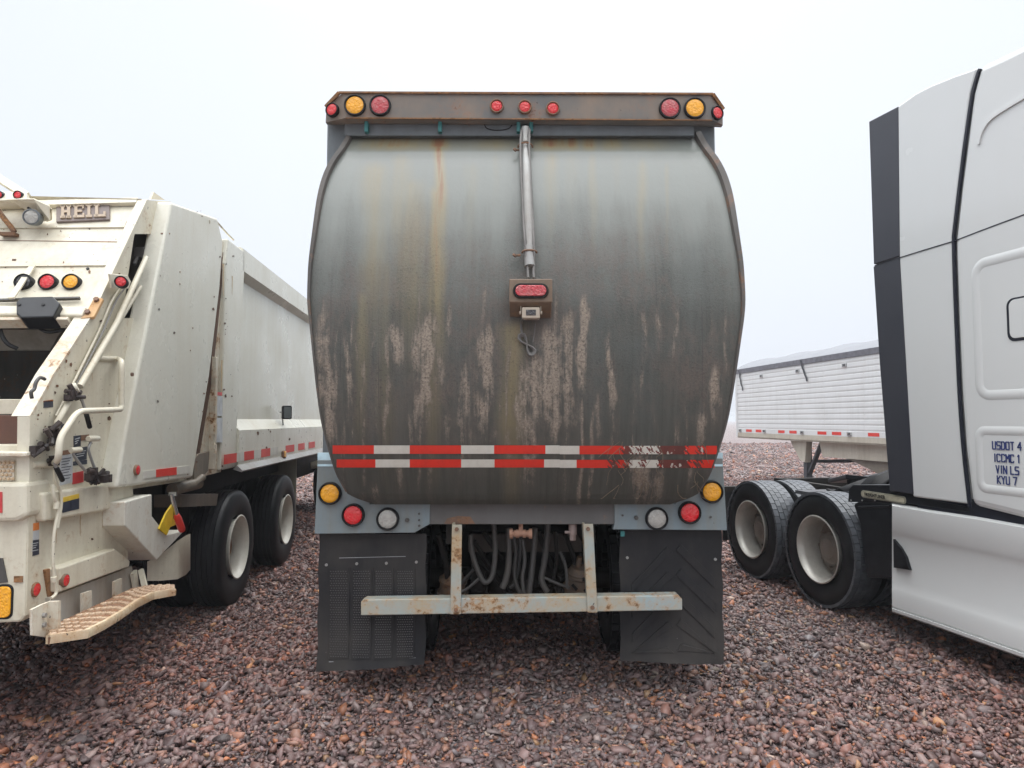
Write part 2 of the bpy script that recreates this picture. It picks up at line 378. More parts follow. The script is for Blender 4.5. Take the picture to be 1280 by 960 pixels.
def gravel():
    rs = np.random.RandomState(3)
    P = []
    for y0, y1, dens in ((2.2, 4.4, 2300), (4.4, 6.5, 1800), (6.5, 9.5, 1150), (9.5, 14, 560), (14, 20, 230), (20, 34, 75), (34, 50, 22)):
        x0, x1 = -(.80 * y1 + 1.0), .80 * y1 + 1.0; n = int((x1 - x0) * (y1 - y0) * dens)
        p = np.stack([rs.uniform(x0, x1, n), rs.uniform(y0, y1, n), np.full(n, .8 + (y0 > 6) * .1 + (y0 > 9) * .25 + (y0 > 13) * .25 + (y0 > 19) * .5 + (y0 > 33) * .6)], 1); P.append(p)
    P = np.concatenate(P); N = len(P)
    pool = []     # angular shards: hulls of a few random points
    for k in range(64):
        bm = bmesh.new(); n = rs.randint(8, 13)
        for _ in range(n):
            p = rs.normal(size=3); p /= np.linalg.norm(p); p *= rs.uniform(.75, 1.1); bm.verts.new(p)
        r = bmesh.ops.convex_hull(bm, input=bm.verts); bmesh.ops.delete(bm, geom=[g for g in r['geom_interior'] if isinstance(g, bmesh.types.BMVert)], context='VERTS')
        bmesh.ops.recalc_face_normals(bm, faces=bm.faces); bm.verts.index_update()
        pool.append((np.array([v.co[:] for v in bm.verts]), np.array([[v.index for v in f.verts] for f in bm.faces]))); bm.free()
    ch = rs.randint(0, 64, N)
    size = np.clip(rs.lognormal(math.log(.0155), .46, N), .006, .046) * P[:, 2] * 1.3
    asp = np.stack([rs.uniform(.9, 1.65, N), rs.uniform(.7, 1.1, N), rs.uniform(.38, .8, N)], 1)
    q = rs.normal(size=(N, 4)) * np.array([1.0, .33, .33, 1.6]); q /= np.linalg.norm(q, axis=1, keepdims=True)
    w_, x, y, z = q.T
    Rm = np.stack([1 - 2 * (y * y + z * z), 2 * (x * y - z * w_), 2 * (x * z + y * w_), 2 * (x * y + z * w_), 1 - 2 * (x * x + z * z), 2 * (y * z - x * w_), 2 * (x * z - y * w_), 2 * (y * z + x * w_), 1 - 2 * (x * x + y * y)], 1).reshape(N, 3, 3)
    z0 = rs.uniform(-.006, .016, N) + .012 * np.sin(P[:, 0] * 1.7 + 1) * np.sin(P[:, 1] * 1.3)
    pos = np.stack([P[:, 0], P[:, 1], z0], 1)
    pal = np.array([(.150, .105, .105), (.115, .085, .090), (.185, .140, .138), (.205, .185, .185), (.26, .235, .23), (.225, .130, .108), (.265, .165, .125), (.34, .155, .075), (.38, .25, .13), (.055, .045, .048), (.40, .36, .31), (.16, .16, .175)])
    pw = np.array([.19, .16, .17, .09, .05, .105, .085, .045, .018, .055, .012, .04]); pw /= pw.sum()
    C = pal[rs.choice(len(pal), N, p=pw)] * rs.uniform(.6, 1.5, (N, 1)) * np.array([1.0, .97, .95])
    patch = .5 + .5 * np.sin(P[:, 0] * .9 + 2 * np.sin(P[:, 1] * .6)) * np.sin(P[:, 1] * .8 + .7)
    g_ = C.mean(1, keepdims=True); C = np.clip(g_ + (C - g_) * 1.08, .01, 1) * np.array([.99, .80, .74]); C = C * (1 + np.outer(patch - .5, [.26, -.04, -.14]))
    me = bpy.data.meshes.new('gravel')
    VV, FF, CC, base = [], [], [], 0
    for k, (pv, pf) in enumerate(pool):
        ix = np.where(ch == k)[0]; n = len(ix)
        v = np.einsum('nij,nvj->nvi', Rm[ix], pv[None] * (asp[ix] * size[ix, None])[:, None, :]) + pos[ix][:, None, :]
        VV.append(v.reshape(-1, 3)); FF.append((pf[None] + (base + np.arange(n) * len(pv))[:, None, None]).reshape(-1, 3)); CC.append(np.repeat(C[ix], len(pv), 0)); base += n * len(pv)
    VV = np.concatenate(VV); FF = np.concatenate(FF); CC = np.concatenate(CC); print('stones', N, len(FF))
    me.vertices.add(len(VV)); me.vertices.foreach_set('co', VV.reshape(-1).astype(np.float32))
    me.loops.add(FF.size); me.loops.foreach_set('vertex_index', FF.reshape(-1).astype(np.int32))
    me.polygons.add(len(FF)); me.polygons.foreach_set('loop_start', (np.arange(len(FF)) * 3).astype(np.int32))
    me.update(); me.validate()
    at = me.attributes.new('stone_colour', 'FLOAT_COLOR', 'POINT')
    at.data.foreach_set('color', np.concatenate([CC, np.ones((len(CC), 1))], 1).reshape(-1).astype(np.float32))
    m, t, b = newmat('crushed_stone'); a = nd(t, 'ShaderNodeAttribute', {'attribute_name': 'stone_colour'}).outputs['Color']
    v = objco(t); n = noise(t, v, 60, 4, .7)
    c = mixc(t, rng(t, n, .35, .75, 0, .55), a, (.20, .16, .15)); t.links.new(c, b.inputs['Base Color'])
    b.inputs['Roughness'].default_value = .48; bump(t, b, n, .25, .004)
    me.materials.append(m); o = bpy.data.objects.new('gravel', me); COL.objects.link(o); o['kind'] = 'stuff'
    o['label'] = 'damp reddish crushed stone covering the yard'; o['category'] = 'gravel'
gravel()

# ================================================================ CENTRE TRUCK
C = Frame(0.055, 4.22, 0)
T = thing('refuse_truck', 'grimy grey refuse truck seen from behind, rounded mud-streaked tailgate above black mudflaps', 'refuse truck', C)
CX = 652.0
rows = np.array([166, 178, 189, 200, 212, 230, 250, 290, 330, 380, 444, 490, 528, 564, 593, 617, 624, 630.5])
HW = np.array([216, 222, 229, 238, 246, 252.5, 257.5, 263.5, 269.5, 272, 264.5, 259, 253, 243, 233.5, 221, 205, 184])
YY = np.array([4.42, 4.33, 4.245, 4.19, 4.145, 4.09, 4.035, 3.96, 3.91, 3.875, 3.87, 3.89, 3.92, 3.965, 4.02, 4.09, 4.12, 4.16])
_g = np.arange(150, 650, .5); _k = np.exp(-np.linspace(-2.2, 2.2, 131) ** 2); _k /= _k.sum()
def _smooth(v):
    raw = np.interp(_g, rows, v); sm = np.convolve(np.pad(raw, 65, mode='edge'), _k, 'valid')
    w_ = np.clip((_g - 186) / 26, 0, 1) * np.clip((622 - _g) / 22, 0, 1); return raw * (1 - w_) + sm * w_
_hw, _yy = _smooth(HW), _smooth(YY)
def tg(py):
    hw = np.interp(py, _g, _hw); y = np.interp(py, _g, _yy) - 4.22
    cx = np.interp(py, [160, 400, 640], [655.5, 658, 653])
    return cx, hw, y
def tpt(px, py, off=0.0):
    """point on the tailgate skin under pixel column / row, pushed out by off"""
    cx, hw, y = tg(py); _, _, ya = tg(py - 2); _, _, yb = tg(py + 2)
    p = C.back(px, py, y); pa = C.back(px, py - 2, ya); pb = C.back(px, py + 2, yb); d = pa - pb
    n = Vector((0, -d.z, d.y)); n.normalize()
    if n.y > 0: n = -n
    return p + n * off
NR, NC = 330, 300
PR = np.concatenate([np.linspace(166, 189, 26)[:-1], np.linspace(189, 617, NR)[:-1], np.linspace(617, 630.5, 10)])
# smoothed profile but the crease and the lower corner stay crisp
def tailgate():
    rs = np.random.RandomState(5)
    mud = [(600,430,590,46,.36),(690,400,570,52,.42),(540,420,560,50,.36),(450,430,560,36,.25),(800,540,620,40,.3),(403,370,520,8,.75),(411,400,560,7,.9),(436,415,500,6,.9),(432,500,610,5,.6),(494,395,450,9,1.1),(520,400,470,10,1.0),(534,385,520,11,1.2),(553,430,480,7,.8),(559,372,420,4,1),(585,440,520,6,.8),(607,400,500,10,1.1),(600,480,540,14,.9),(605,345,400,4,.7),(482,400,560,5,.6),(612,520,560,12,.6),(660,440,600,16,.85),(688,400,545,17,1.0),(712,380,530,12,.95),(730,362,480,8,1.1),(672,430,525,15,1),(763,420,520,6,.9),(768,440,510,5,.9),(803,380,430,5,.8),(825,370,430,4,.7),(845,520,560,6,.8),(880,500,575,9,.75),(890,450,520,8,1),(893,458,500,5,.9),(700,560,620,12,.5),(540,545,620,8,.5),(500,560,620,8,.5),(800,560,627,16,1.0),(818,580,622,10,.9),(470,590,630,6,.7),(575,480,570,10,.6),(640,520,600,9,.5),(450,430,520,5,.6),(520,470,560,9,.6),(560,500,560,8,.6),(745,480,560,6,.5),(790,450,540,4,.5),(865,560,600,6,.7),(422,420,560,4,.6),(575,545,610,5,.5)]
    for _ in range(46):
        x = rs.uniform(395, 915); y0 = rs.uniform(350, 520); mud.append((x, y0, y0 + rs.uniform(40, 150), rs.uniform(1.2, 4), rs.uniform(.3, .75)))
    rust = [(549,166,330,7,1.1),(546,230,470,9,.8),(541,300,600,10,.55),(503,190,420,15,.42),(468,200,430,16,.5),(515,220,470,20,.45),(480,320,620,12,.3),(452,360,560,9,.5),(690,187,300,8,.45),(742,190,330,6,.35),(803,196,340,6,.45),(835,200,330,3,.3),(641,400,625,15,.75),(590,200,330,10,.25),(655,430,560,8,.3),(715,190,280,10,.25),(770,190,260,8,.2),(618,190,260,8,.25)]
    clean = [(470,350,640,10,.6),(575,400,600,9,.5),(748,360,600,18,.7),(800,420,620,26,.8),(430,540,640,14,.6),(870,300,480,20,.5),(620,470,560,6,.5),(645,200,420,12,.3),(480,470,510,30,.5)]
    nr = len(PR); u = np.linspace(-1, 1, NC + 1)
    q = MB(); V = []; st = np.zeros((nr, NC + 1, 3))
    for i, py in enumerate(PR):
        cx, hw, y = tg(py); row = []
        for j, uu in enumerate(u): row.append(C.back(cx + uu * hw, py, y))
        V.append(row)
        px = cx + u * hw
        for k, L in enumerate((mud, rust, clean)):
            for x, y0, y1, w_, amp in L:
                if not y0 - 60 < py < y1 + 70: continue
                rise = np.clip((py - y0) / (30 if k == 0 else 14) + .2, 0, 1); fall = np.clip((y1 + 35 - py) / (60 if k == 0 else 130), 0, 1)
                wig = 3.0 * math.sin(py * .021 + x) + 1.5 * math.sin(py * .063 + 2.3 * x)
                st[i, :, k] = np.maximum(st[i, :, k], amp * min(rise, fall) * np.exp(-((px - x - wig * (.5 if k else 1)) / (w_ * (1 + .15 * math.sin(py * .05 + 3 * x)))) ** 2))
        if py < 190:
            for x, w_, a in ((492, 45, .95), (549, 14, 1.3), (690, 26, 1.0), (715, 9, 1.2), (737, 10, 1.1), (765, 16, .8), (655, 150, .35), (620, 30, .6), (805, 30, .55), (790, 60, .3)):
                st[i, :, 1] = np.maximum(st[i, :, 1], a * np.exp(-((px - x) / w_) ** 2) * min(1, (192 - py) / 10))
    bv = [[q.b.verts.new(p) for p in r] for r in V]
    for A, B in zip(bv, bv[1:]):
        for k in range(NC): q._f((A[k], A[k + 1], B[k + 1], B[k]))
    me = bpy.data.meshes.new('tailgate')
    # returns at both sides, top and bottom
    q.mi = 0; E = []
    for side in (0, -1):
        prev = None
        for i in range(nr):
            p = V[i][side]; n = q.b.verts.new((p.x * .985, .42, p.z))
            if prev: q._f((bv[i - 1][side], bv[i][side], n, prev))
            prev = n; E.append(n)
    a, b_ = E[nr - 1], E[-1]; q._f((bv[-1][0], a, b_, bv[-1][-1])) if False else None
    bot = [q.b.verts.new((p.x, .42, p.z + .03)) for p in V[-1]]
    for k in range(NC): q._f((bv[-1][k], bv[-1][k + 1], bot[k + 1], bot[k]))
    q.b.verts.index_update()
    nt_ = (NC + 1) * nr
    vals = np.zeros((len(q.b.verts), 4), np.float32); vals[:nt_, :3] = st.reshape(-1, 3); vals[:, 3] = 1
    q.b.to_mesh(me); q.b.free()
    at = me.attributes.new('stain', 'FLOAT_COLOR', 'POINT'); at.data.foreach_set('color', vals.reshape(-1))
    me.polygons.foreach_set('use_smooth', [True] * len(me.polygons)); me.set_sharp_from_angle(angle=R(28))
    m, t, b = newmat('stained_tailgate'); v = objco(t)
    s = nd(t, 'ShaderNodeSeparateColor', None, {0: nd(t, 'ShaderNodeAttribute', {'attribute_name': 'stain'}).outputs['Color']})
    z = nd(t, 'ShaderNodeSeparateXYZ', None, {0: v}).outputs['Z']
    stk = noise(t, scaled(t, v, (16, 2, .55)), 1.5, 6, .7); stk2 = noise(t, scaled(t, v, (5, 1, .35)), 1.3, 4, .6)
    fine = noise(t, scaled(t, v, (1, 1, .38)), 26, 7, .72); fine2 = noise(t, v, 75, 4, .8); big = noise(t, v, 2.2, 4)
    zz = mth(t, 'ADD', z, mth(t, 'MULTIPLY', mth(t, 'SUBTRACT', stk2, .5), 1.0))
    upper = rng(t, zz, 2.25, 3.05)                     # paler above, sky light on the tilt put into the colour; road film below
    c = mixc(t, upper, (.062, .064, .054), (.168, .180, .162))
    c = mixc(t, rng(t, stk, .42, .7, 0, .24), c, (.16, .155, .14))
    # speckled road grime
    gz = mth(t, 'MULTIPLY', rng(t, zz, 1.5, 1.9), rng(t, zz, 3.0, 2.3))
    g1 = mth(t, 'MULTIPLY', rng(t, mth(t, 'ADD', mth(t, 'MULTIPLY', big, .5), mth(t, 'MULTIPLY', fine, .5)), .47, .60), gz)
    c = mixc(t, mth(t, 'MULTIPLY', g1, .85), c, (.115, .088, .072))
    # clean runs
    c = mixc(t, mth(t, 'MULTIPLY', s.outputs[2], rng(t, stk, .3, .6, .3, .8)), c, (.072, .080, .074))
    # rust / tannin runs
    rf = mth(t, 'MULTIPLY', s.outputs[1], rng(t, stk, .25, .65, .45, 1.0))
    c = mixc(t, rng(t, rf, .05, .75, 0, .75), c, (.25, .195, .09)); c = mixc(t, rng(t, rf, .62, 1.0, 0, .75), c, (.19, .062, .03))
    # caked pale mud, ragged
    mf = mth(t, 'MULTIPLY', s.outputs[0], mth(t, 'ADD', 1.0, mth(t, 'ADD', mth(t, 'MULTIPLY', mth(t, 'SUBTRACT', fine, .5), 3.2), mth(t, 'MULTIPLY', mth(t, 'SUBTRACT', stk, .5), 3.0))))
    mask = rng(t, mf, .42, .95); halo = rng(t, mf, .08, .6, 0, .5)
    c = mixc(t, halo, c, (.125, .105, .088))
    mc = mixc(t, rng(t, fine2, .35, .65), (.37, .305, .24), (.17, .135, .105)); c = mixc(t, mth(t, 'MULTIPLY', mask, .86), c, mc)
    # thin dark drips
    dr = noise(t, scaled(t, v, (42, 2, .5)), 1.3, 4, .6)
    c = mixc(t, mth(t, 'MULTIPLY', rng(t, dr, .60, .68, 0, .5), rng(t, zz, 2.75, 2.2)), c, (.04, .037, .034))
    c = mixc(t, mth(t, 'MULTIPLY', rng(t, fine2, .54, .66, 0, .7), gz), c, (.042, .035, .03))
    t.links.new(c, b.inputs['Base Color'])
    t.links.new(mth(t, 'ADD', rng(t, upper, 0, 1, .46, .32), mth(t, 'MULTIPLY', mask, .25)), b.inputs['Roughness'])
    hh = mth(t, 'ADD', mth(t, 'MULTIPLY', mask, .6), mth(t, 'ADD', mth(t, 'MULTIPLY', fine, .3), mth(t, 'MULTIPLY', fine2, mth(t, 'MULTIPLY', gz, .8))))
    bump(t, b, hh, .5, .010)
    me.materials.append(m)
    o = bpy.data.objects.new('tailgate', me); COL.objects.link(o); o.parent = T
    return o
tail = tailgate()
# rolled edge flange following both sides, wider towards the top
def flange(sgn):
    q = MB(); rr = list(np.linspace(168, 615, 70)); L = []
    for py in rr:
        cx, hw, y = tg(py); lip = np.interp(py, [166, 230, 330, 420, 620], [.038, .036, .020, .009, .005]) * (.7 if sgn < 0 else 1.0); pr = np.interp(py, [166, 330, 500, 620], [.055, .03, .012, .006])
        e = C.back(cx + sgn * hw, py, y)
        a = (e.x - sgn * lip, e.y - .002, e.z); b_ = (e.x - sgn * lip * .75, e.y - pr * .7, e.z); c_ = (e.x + sgn * .004, e.y - pr, e.z); d = (e.x + sgn * .006, e.y + .10, e.z)
        L.append([a, b_, c_, d])
    q.loft(L); q.prism([L[0][0], L[0][1], L[0][2], L[0][3]], (0, .004, .002))
    q.build('edge_flange', worn('flange_grime', (.07, .064, .058), .55, (.17, .145, .125), .6, rust=(.22, .10, .055), rust_lo=.60, sx=2.5), tail, smooth=40)
flange(-1); flange(1)
# reflective tape, two strips on the skin
def tape(y0, y1, xl, xr, cuts, damaged):
    q = MB(); xs = np.linspace(xl, xr, 420); n = 7
    V = [[q.b.verts.new(tpt(x, y0 + (y1 - y0) * k / n + (.5 if x > 700 else 0), .0035)) for x in xs] for k in range(n + 1)]
    for j in range(len(xs) - 1):
        xm = (xs[j] + xs[j + 1]) / 2; k = sum(xm > c for c in cuts)
        q.mi = k % 2
        mi0 = q.mi
        for i in range(n):
            q.mi = 2 if damaged(xm + 3.2 * math.sin(5.1 * i + xm * .9 + y0)) else mi0
            q._f((V[i][j], V[i][j + 1], V[i + 1][j + 1], V[i + 1][j]))
    dm = worn('scuffed_tape', (.20, .045, .035), .5, (.03, .025, .022), 1.0, (.50, .46, .40), .60, sx=3.0)
    q.build('reflective_strip', [M['tapered'], M['tapewhite'], dm], tail, smooth=30)
dmg = lambda a, bb: (lambda x: any(p < x < r for p, r in a))
tape(556.5, 567, 416, 896, [468, 512, 576, 618, 682, 724, 783, 826], dmg([(778, 789), (797, 802), (811, 815), (822, 858), (872, 880)], 0))
tape(574, 584, 421, 893, [470, 512, 577, 618, 680.5, 721, 786, 823], dmg([(762, 772), (781, 787), (800, 806), (823, 862), (868, 876)], 0))
# torn scrapings of mud and straw stuck across the tape
q = MB(); rs = random.Random(4)
for k in range(34):
    x, y = rs.uniform(765, 880), rs.uniform(548, 612); a = rs.uniform(-.5, .9) + 1.2; L = rs.uniform(8, 30); P = []
    for i in range(6):
        P.append(tpt(x - math.cos(a) * L * i / 5 + 3 * math.sin(i * .9 + k), min(y + math.sin(a) * L * i / 5, 622), .007))
    q.tube(P, rs.uniform(.0008, .002), 5)
q.build('dried_debris', plain('dried_straw_mud', (.22, .17, .12), .9), tail)['kind'] = 'stuff'
# body behind the tailgate
bz1 = C.back(640, 152, .15).z
q = MB(); xb0, xb1 = C.back(408, 200, .15).x, C.back(894.5, 200, .15).x
q.box((xb0, .15, 1.16), (xb1, 6.6, bz1)); bodyo = q.build('body', M['greypaint'], T, bevel=.012)
q = MB()
for x in (xb0 - .02, xb1 + .02):
    for y in (1.0, 2.2, 3.4, 4.6, 5.8): q.box((x - .03, y, 1.2), (x + .03, y + .12, bz1 - .1))
split(q, 'body_rib', M['greypaint'], bodyo)
# cab and front axle well ahead of the body
q = MB(); q.prism([(-1.15, 6.75, .75), (-1.15, 8.5, .75), (-1.15, 8.6, 1.6), (-1.15, 8.3, 2.85), (-1.15, 6.75, 2.9)], (2.3, 0, 0)); q.build('cab', M['greypaint'], T, bevel=.06)
# hinge band, teal brackets under the light bar
q = MB(); q.box((C.back(432, 165, .12).x, .10, C.back(640, 171, .12).z), (C.back(866, 165, .12).x, .15, bz1 - .02)); q.build('hinge_plate', M['greypaint'], T)
q = MB()
for px in (458, 550, 648, 664):
    p = C.back(px, 161, .07); q.box((p.x - .012, .06, p.z - .022), (p.x + .012, .12, p.z + .05))
split(q, 'hinge_bracket', M['teal'], T, bevel=.003)
q = MB(); c0 = [C.back(x, y, .10) for x, y in ((605, 150), (608, 160), (622, 163), (637, 160), (642, 150))]; q.tube(curve_pts(c0), .004, 6)
q.build('wire', M['black'], T, smooth=50)
# light bar hood with angled ends
YB = .03
def bp(px, py, y=YB): return C.back(px, py, y)
q = MB()
top = [bp(428, 116.5), bp(889, 118.5)]; botm = [bp(433, 147), bp(889, 149.5)]
endL_t, endL_b = bp(408, 134, YB + .045), bp(407, 153, YB + .045); endR_t, endR_b = bp(903.5, 137, YB + .045), bp(903.5, 156.5, YB + .045)
q.face([top[0], botm[0], botm[1], top[1]])
q.face([endL_t, endL_b, botm[0], top[0]]); q.face([endR_t, top[1], botm[1], endR_b])
bk = .115
q.face([top[0], top[1], (top[1].x, bk + .03, top[1].z + .012), (top[0].x, bk + .03, top[0].z + .012)])
q.face([top[0], (top[0].x, bk + .03, top[0].z + .012), (endL_t.x, bk + .03, endL_t.z + .012), endL_t]); q.face([top[1], endR_t, (endR_t.x, bk + .03, endR_t.z + .012), (top[1].x, bk + .03, top[1].z + .012)])
q.face([botm[0], endL_b, (endL_b.x, bk, endL_b.z + .003), (botm[0].x, bk, botm[0].z - .01), (botm[1].x, bk, botm[1].z - .01), (endR_b.x, bk, endR_b.z + .003), endR_b, botm[1]])
q.face([endL_t, (endL_t.x, bk + .03, endL_t.z + .012), (endL_b.x, bk, endL_b.z), endL_b]); q.face([endR_t, endR_b, (endR_b.x, bk, endR_b.z), (endR_t.x, bk + .03, endR_t.z + .012)])
bar = q.build('light_bar', M['barpaint'], T)
q = MB(); q.bar(bp(424, 115.8, YB - .004), bp(891, 117.6, YB - .004), .016, .012, (0, 1, 0)); q.bar(bp(424, 115.8, YB - .004), bp(407.2, 133.6, YB + .042), .016, .020, (0, 1, 0)); q.bar(bp(891, 117.6, YB - .004), bp(904.2, 136.6, YB + .042), .016, .020, (0, 1, 0))
q.bar(bp(432, 147.6, YB - .003), bp(890, 150.2, YB - .003), .010, .008, (0, 1, 0))
q.build('rain_lip', M['rusty'], bar)
def blamp(name, px, py, rpx, lens, y=YB, ax=(0, -1, 0), **k):
    p = C.back(px, py, y); return lamp(T, name, p, ax, rpx / F * (4.22 + y), M and lens, **k)
for px, py, r, ln in ((444, 132.5, 14, 'amber'), (475.5, 132.5, 14, 'reddusty'), (837, 136, 14, 'reddusty'), (868, 136, 14, 'amber')): blamp('marker_lamp', px, py, r, ln)
for px, py in ((621, 133.5), (656, 134.5), (691, 136.5)): blamp('clearance_lamp', px, py, 9, 'red', depth=.02, bezel='hubrust', rim=.22)
pL = (bp(415.5, 138, YB + .02)); pR = bp(896, 142, YB + .02)
lamp(T, 'end_lamp', pL + Vector((.002, -.003, 0)), (-.30, -1, 0), 9 / F * 4.25, 'red', depth=.018); lamp(T, 'end_lamp', pR + Vector((-.002, -.003, 0)), (.42, -1, 0), 9 / F * 4.25, 'red', depth=.018)
# conduit down to the third brake lamp and camera
P = [C.back(657, 160, .06), tpt(656.5, 185, .035), tpt(658, 220, .034), tpt(660, 270, .034), tpt(662, 318, .036)]
q = MB(); q.tube(curve_pts(P, 6), .0265, 16); q.tube([tpt(661, 312, .036), tpt(662.3, 336, .036)], .031, 16); q.tube([tpt(656.6, 181, .035), tpt(656.9, 188, .035)], .031, 16)
cond = q.build('conduit', M['galv'], T, smooth=40)
q = MB()
for dx in (-5, 5):
    q = MB(); q.tube(curve_pts([C.back(657 + dx, 162, .05), tpt(656 + dx * 1.1, 200, .05), tpt(661 + dx * 1.1, 300, .05), tpt(663 + dx * .8, 334, .045), tpt(663 + dx * .7, 342, .05), tpt(663.5 + dx * .7, 352, .06)], 6), .0075, 8)
    q.build('wire', M['lead'], cond, smooth=50)
for py in (193, 322):
    q = MB(); p = tpt(650, py, .03); q.cyl(p, p + Vector((-.03, -.02, -.005)), .007, n=8); q.cyl(p + Vector((-.028, -.02, 0)), p + Vector((-.036, -.02, -.01)), .013, n=8)
    q.tube([tpt(656.5 + (py > 300) * 5 + 9 * math.sin(a), py - 3, .036 + .031 * math.cos(a)) for a in np.linspace(-1.7, 1.7, 9)], .006, 6)
    q.build('clamp', M['hubrust'], cond, smooth=40)
yb = tg(370)[2] - .135
def lb(px, py, y=None): return C.back(px, py, yb if y is None else y)
q = MB(); q.box((lb(636.5, 349).x, yb, lb(660, 378).z), (lb(690.5, 349).x, yb + .17, lb(660, 348.5).z)); 
q.prism([lb(637, 377.5), lb(690, 377.5), lb(689, 398, yb + .12), lb(637, 396, yb + .12)], (0, .02, .004))
lbx = q.build('lamp_housing', M['boxmetal'], T, bevel=.006)
q = MB(); cx_, cz_ = lb(663.5, 363.8).x, lb(663.5, 363.8).z; hwid = 22.5 / F * (4.22 + yb); hh = 9.6 / F * (4.22 + yb)
out = [(x, yb - .014, z) for x, z in rrect(cx_ - hwid, cx_ + hwid, cz_ - hh, cz_ + hh, hh * .98, 8)]
q.prism(out, (0, .03, 0)); bz = q.build('brake_lamp', M['dark'], lbx, bevel=.004)
q = MB(); out = [(x, yb - .020, z) for x, z in rrect(cx_ - hwid * .86, cx_ + hwid * .86, cz_ - hh * .72, cz_ + hh * .72, hh * .7, 8)]
q.prism(out, (0, .03, 0)); q.build('lens', M['reddusty'], T, bevel=.005).parent = lbx
q = MB(); c1, c2 = lb(652.5, 384), lb(675, 397.5); yc = yb + .01
q.box((c1.x, yc, c2.z), (c2.x, yc + .07, c1.z + .002)); camo = q.build('reversing_camera', M['camhousing'], T, bevel=.006)
q = MB(); q.box((c1.x + .022, yc - .004, c2.z + .016), (c2.x - .022, yc + .01, c1.z - .012)); q.build('camera_window', M['darklens'], camo, bevel=.003)
q = MB(); zt = lb(660, 379).z
q.bar((c1.x - .006, yc + .03, c2.z + .03), (c1.x - .006, yc + .03, zt), .02, .004, (0, 1, 0)); q.bar((c2.x + .006, yc + .03, c2.z + .03), (c2.x + .006, yc + .03, zt), .02, .004, (0, 1, 0)); q.bar((c1.x - .008, yc + .03, zt), (c2.x + .008, yc + .03, zt), .02, .004, (0, 1, 0))
for sx_ in (c1.x - .014, c2.x + .006): q.cyl((sx_, yc + .03, c2.z + .035), (sx_ + .008, yc + .03, c2.z + .035), .010, n=8)
q.build('camera_bracket', M['camhousing'], camo)
q = MB()
P = [lb(654, 398, yc + .03), tpt(651.5, 404, .02), tpt(652, 415, .012), tpt(654, 420, .012)]
q.tube(curve_pts(P, 6), .0065, 8)
for k in range(4):
    a = []
    for i in range(15):
        th = 2 * math.pi * i / 14 + k * .3; u_, v_ = math.sin(th) * (13 + k), math.sin(2 * th) * (3.4 + .6 * k)
        a.append(tpt(658.5 + u_ * .55 + v_ * .8, 431 + u_ * .80 - v_ * .55, .010 + .004 * k))
    q.tube(a, .0052, 6)
q.tube(curve_pts([tpt(666, 428, .012), tpt(668, 415, .012), tpt(669, 405, .014)], 6), .0035, 6)
q.build('coiled_cable', M['lead'], camo, smooth=50)
# lamp panels beside the tailgate foot
def poly(pts, y): return [C.back(px, py, y) for px, py in pts]
for pts, lamps, bolts in (([(397, 575), (455, 575), (462, 630), (537.5, 630), (537.5, 655), (518, 666), (393, 667.5)], ((413, 616.5, 'amber'), (442, 643.5, 'red'), (485, 648.5, 'clear')), ((509, 650), (524, 642), (524, 650), (524, 657))),
                   ([(903.5, 573), (850, 573), (845, 629), (768, 630), (768, 655), (766, 662), (909, 663)], ((820.5, 648, 'clear'), (861.5, 640.5, 'red'), (889, 614.5, 'amber')), ((795, 647), (778, 644), (888, 646)))):
    q = MB(); q.prism(poly(pts, 0), (0, .05, 0)); pa = q.build('lamp_panel', M['panel'], T, bevel=.004)
    top_ = [pts[0], pts[1]]
    q = MB(); q.prism([C.back(min(p[0] for p in top_), 566, .02), C.back(max(p[0] for p in top_), 566, .02), C.back(max(p[0] for p in top_), 583, -.004), C.back(min(p[0] for p in top_), 583, -.004)], (0, .03, 0)); q.build('panel_cap', plain('pale_blue_paint', (.42, .56, .62), .45), pa)
    for px, py, ln in lamps: lamp(T, 'tail_lamp', C.back(px, py, 0), (0, -1, 0), 14.2 / F * 4.22, ln, depth=.03)
    q = MB()
    for px, py in bolts: p = C.back(px, py, 0); q.cyl(p, p + Vector((0, -.012, 0)), .014 if px in (795, 509) else .007, n=6)
    split(q, 'bolt', M['grease'], pa)
# cross beam, mudflaps and underride guard
q = MB(); q.box((bp(531, 640, .01).x, .012, bp(600, 655.5, .01).z), (bp(772, 640, .01).x, .09, bp(600, 628, .01).z)); xb = q.build('cross_beam', worn('grimy_cross_beam', (.13, .125, .12), .6, (.09, .08, .07), .6, rust=(.36, .16, .06), rust_lo=.655), T, bevel=.004)
q = MB(); q.prism(poly([(555, 655), (559, 648), (572, 645), (588, 646), (594, 655)], .0085), (0, .003, 0)); q.build('rust_patch', M['hubrust'], xb)
def flapgrid(q, P, n=22):
    xs = [p.x for p in P]; zs = [p.z for p in P]; x0, x1, z0, z1 = min(xs), max(xs), min(zs), max(zs); rr = random.Random(int(x1 * 1000))
    low = [rr.uniform(-.003, .004) for _ in range(n + 1)]; sk = (max(p.z for p in P if p.x < (x0 + x1) / 2 and p.z < (z0 + z1) / 2) * 0)
    bl = min((p for p in P), key=lambda p: p.x * 2 + p.z).z; brr = min((p for p in P), key=lambda p: -p.x * 2 + p.z).z
    for yy in (0, .014):
        q.loft([[Vector((x0 + (x1 - x0) * i / n + (.004 * math.sin(k * .8) if i in (0, n) else 0), .06 + yy, z1 + ((bl + (brr - bl) * i / n + low[i]) - z1) * k / n)) for i in range(n + 1)] for k in range(n + 1)])
    bmesh.ops.remove_doubles(q.b, verts=q.b.verts, dist=1e-5)
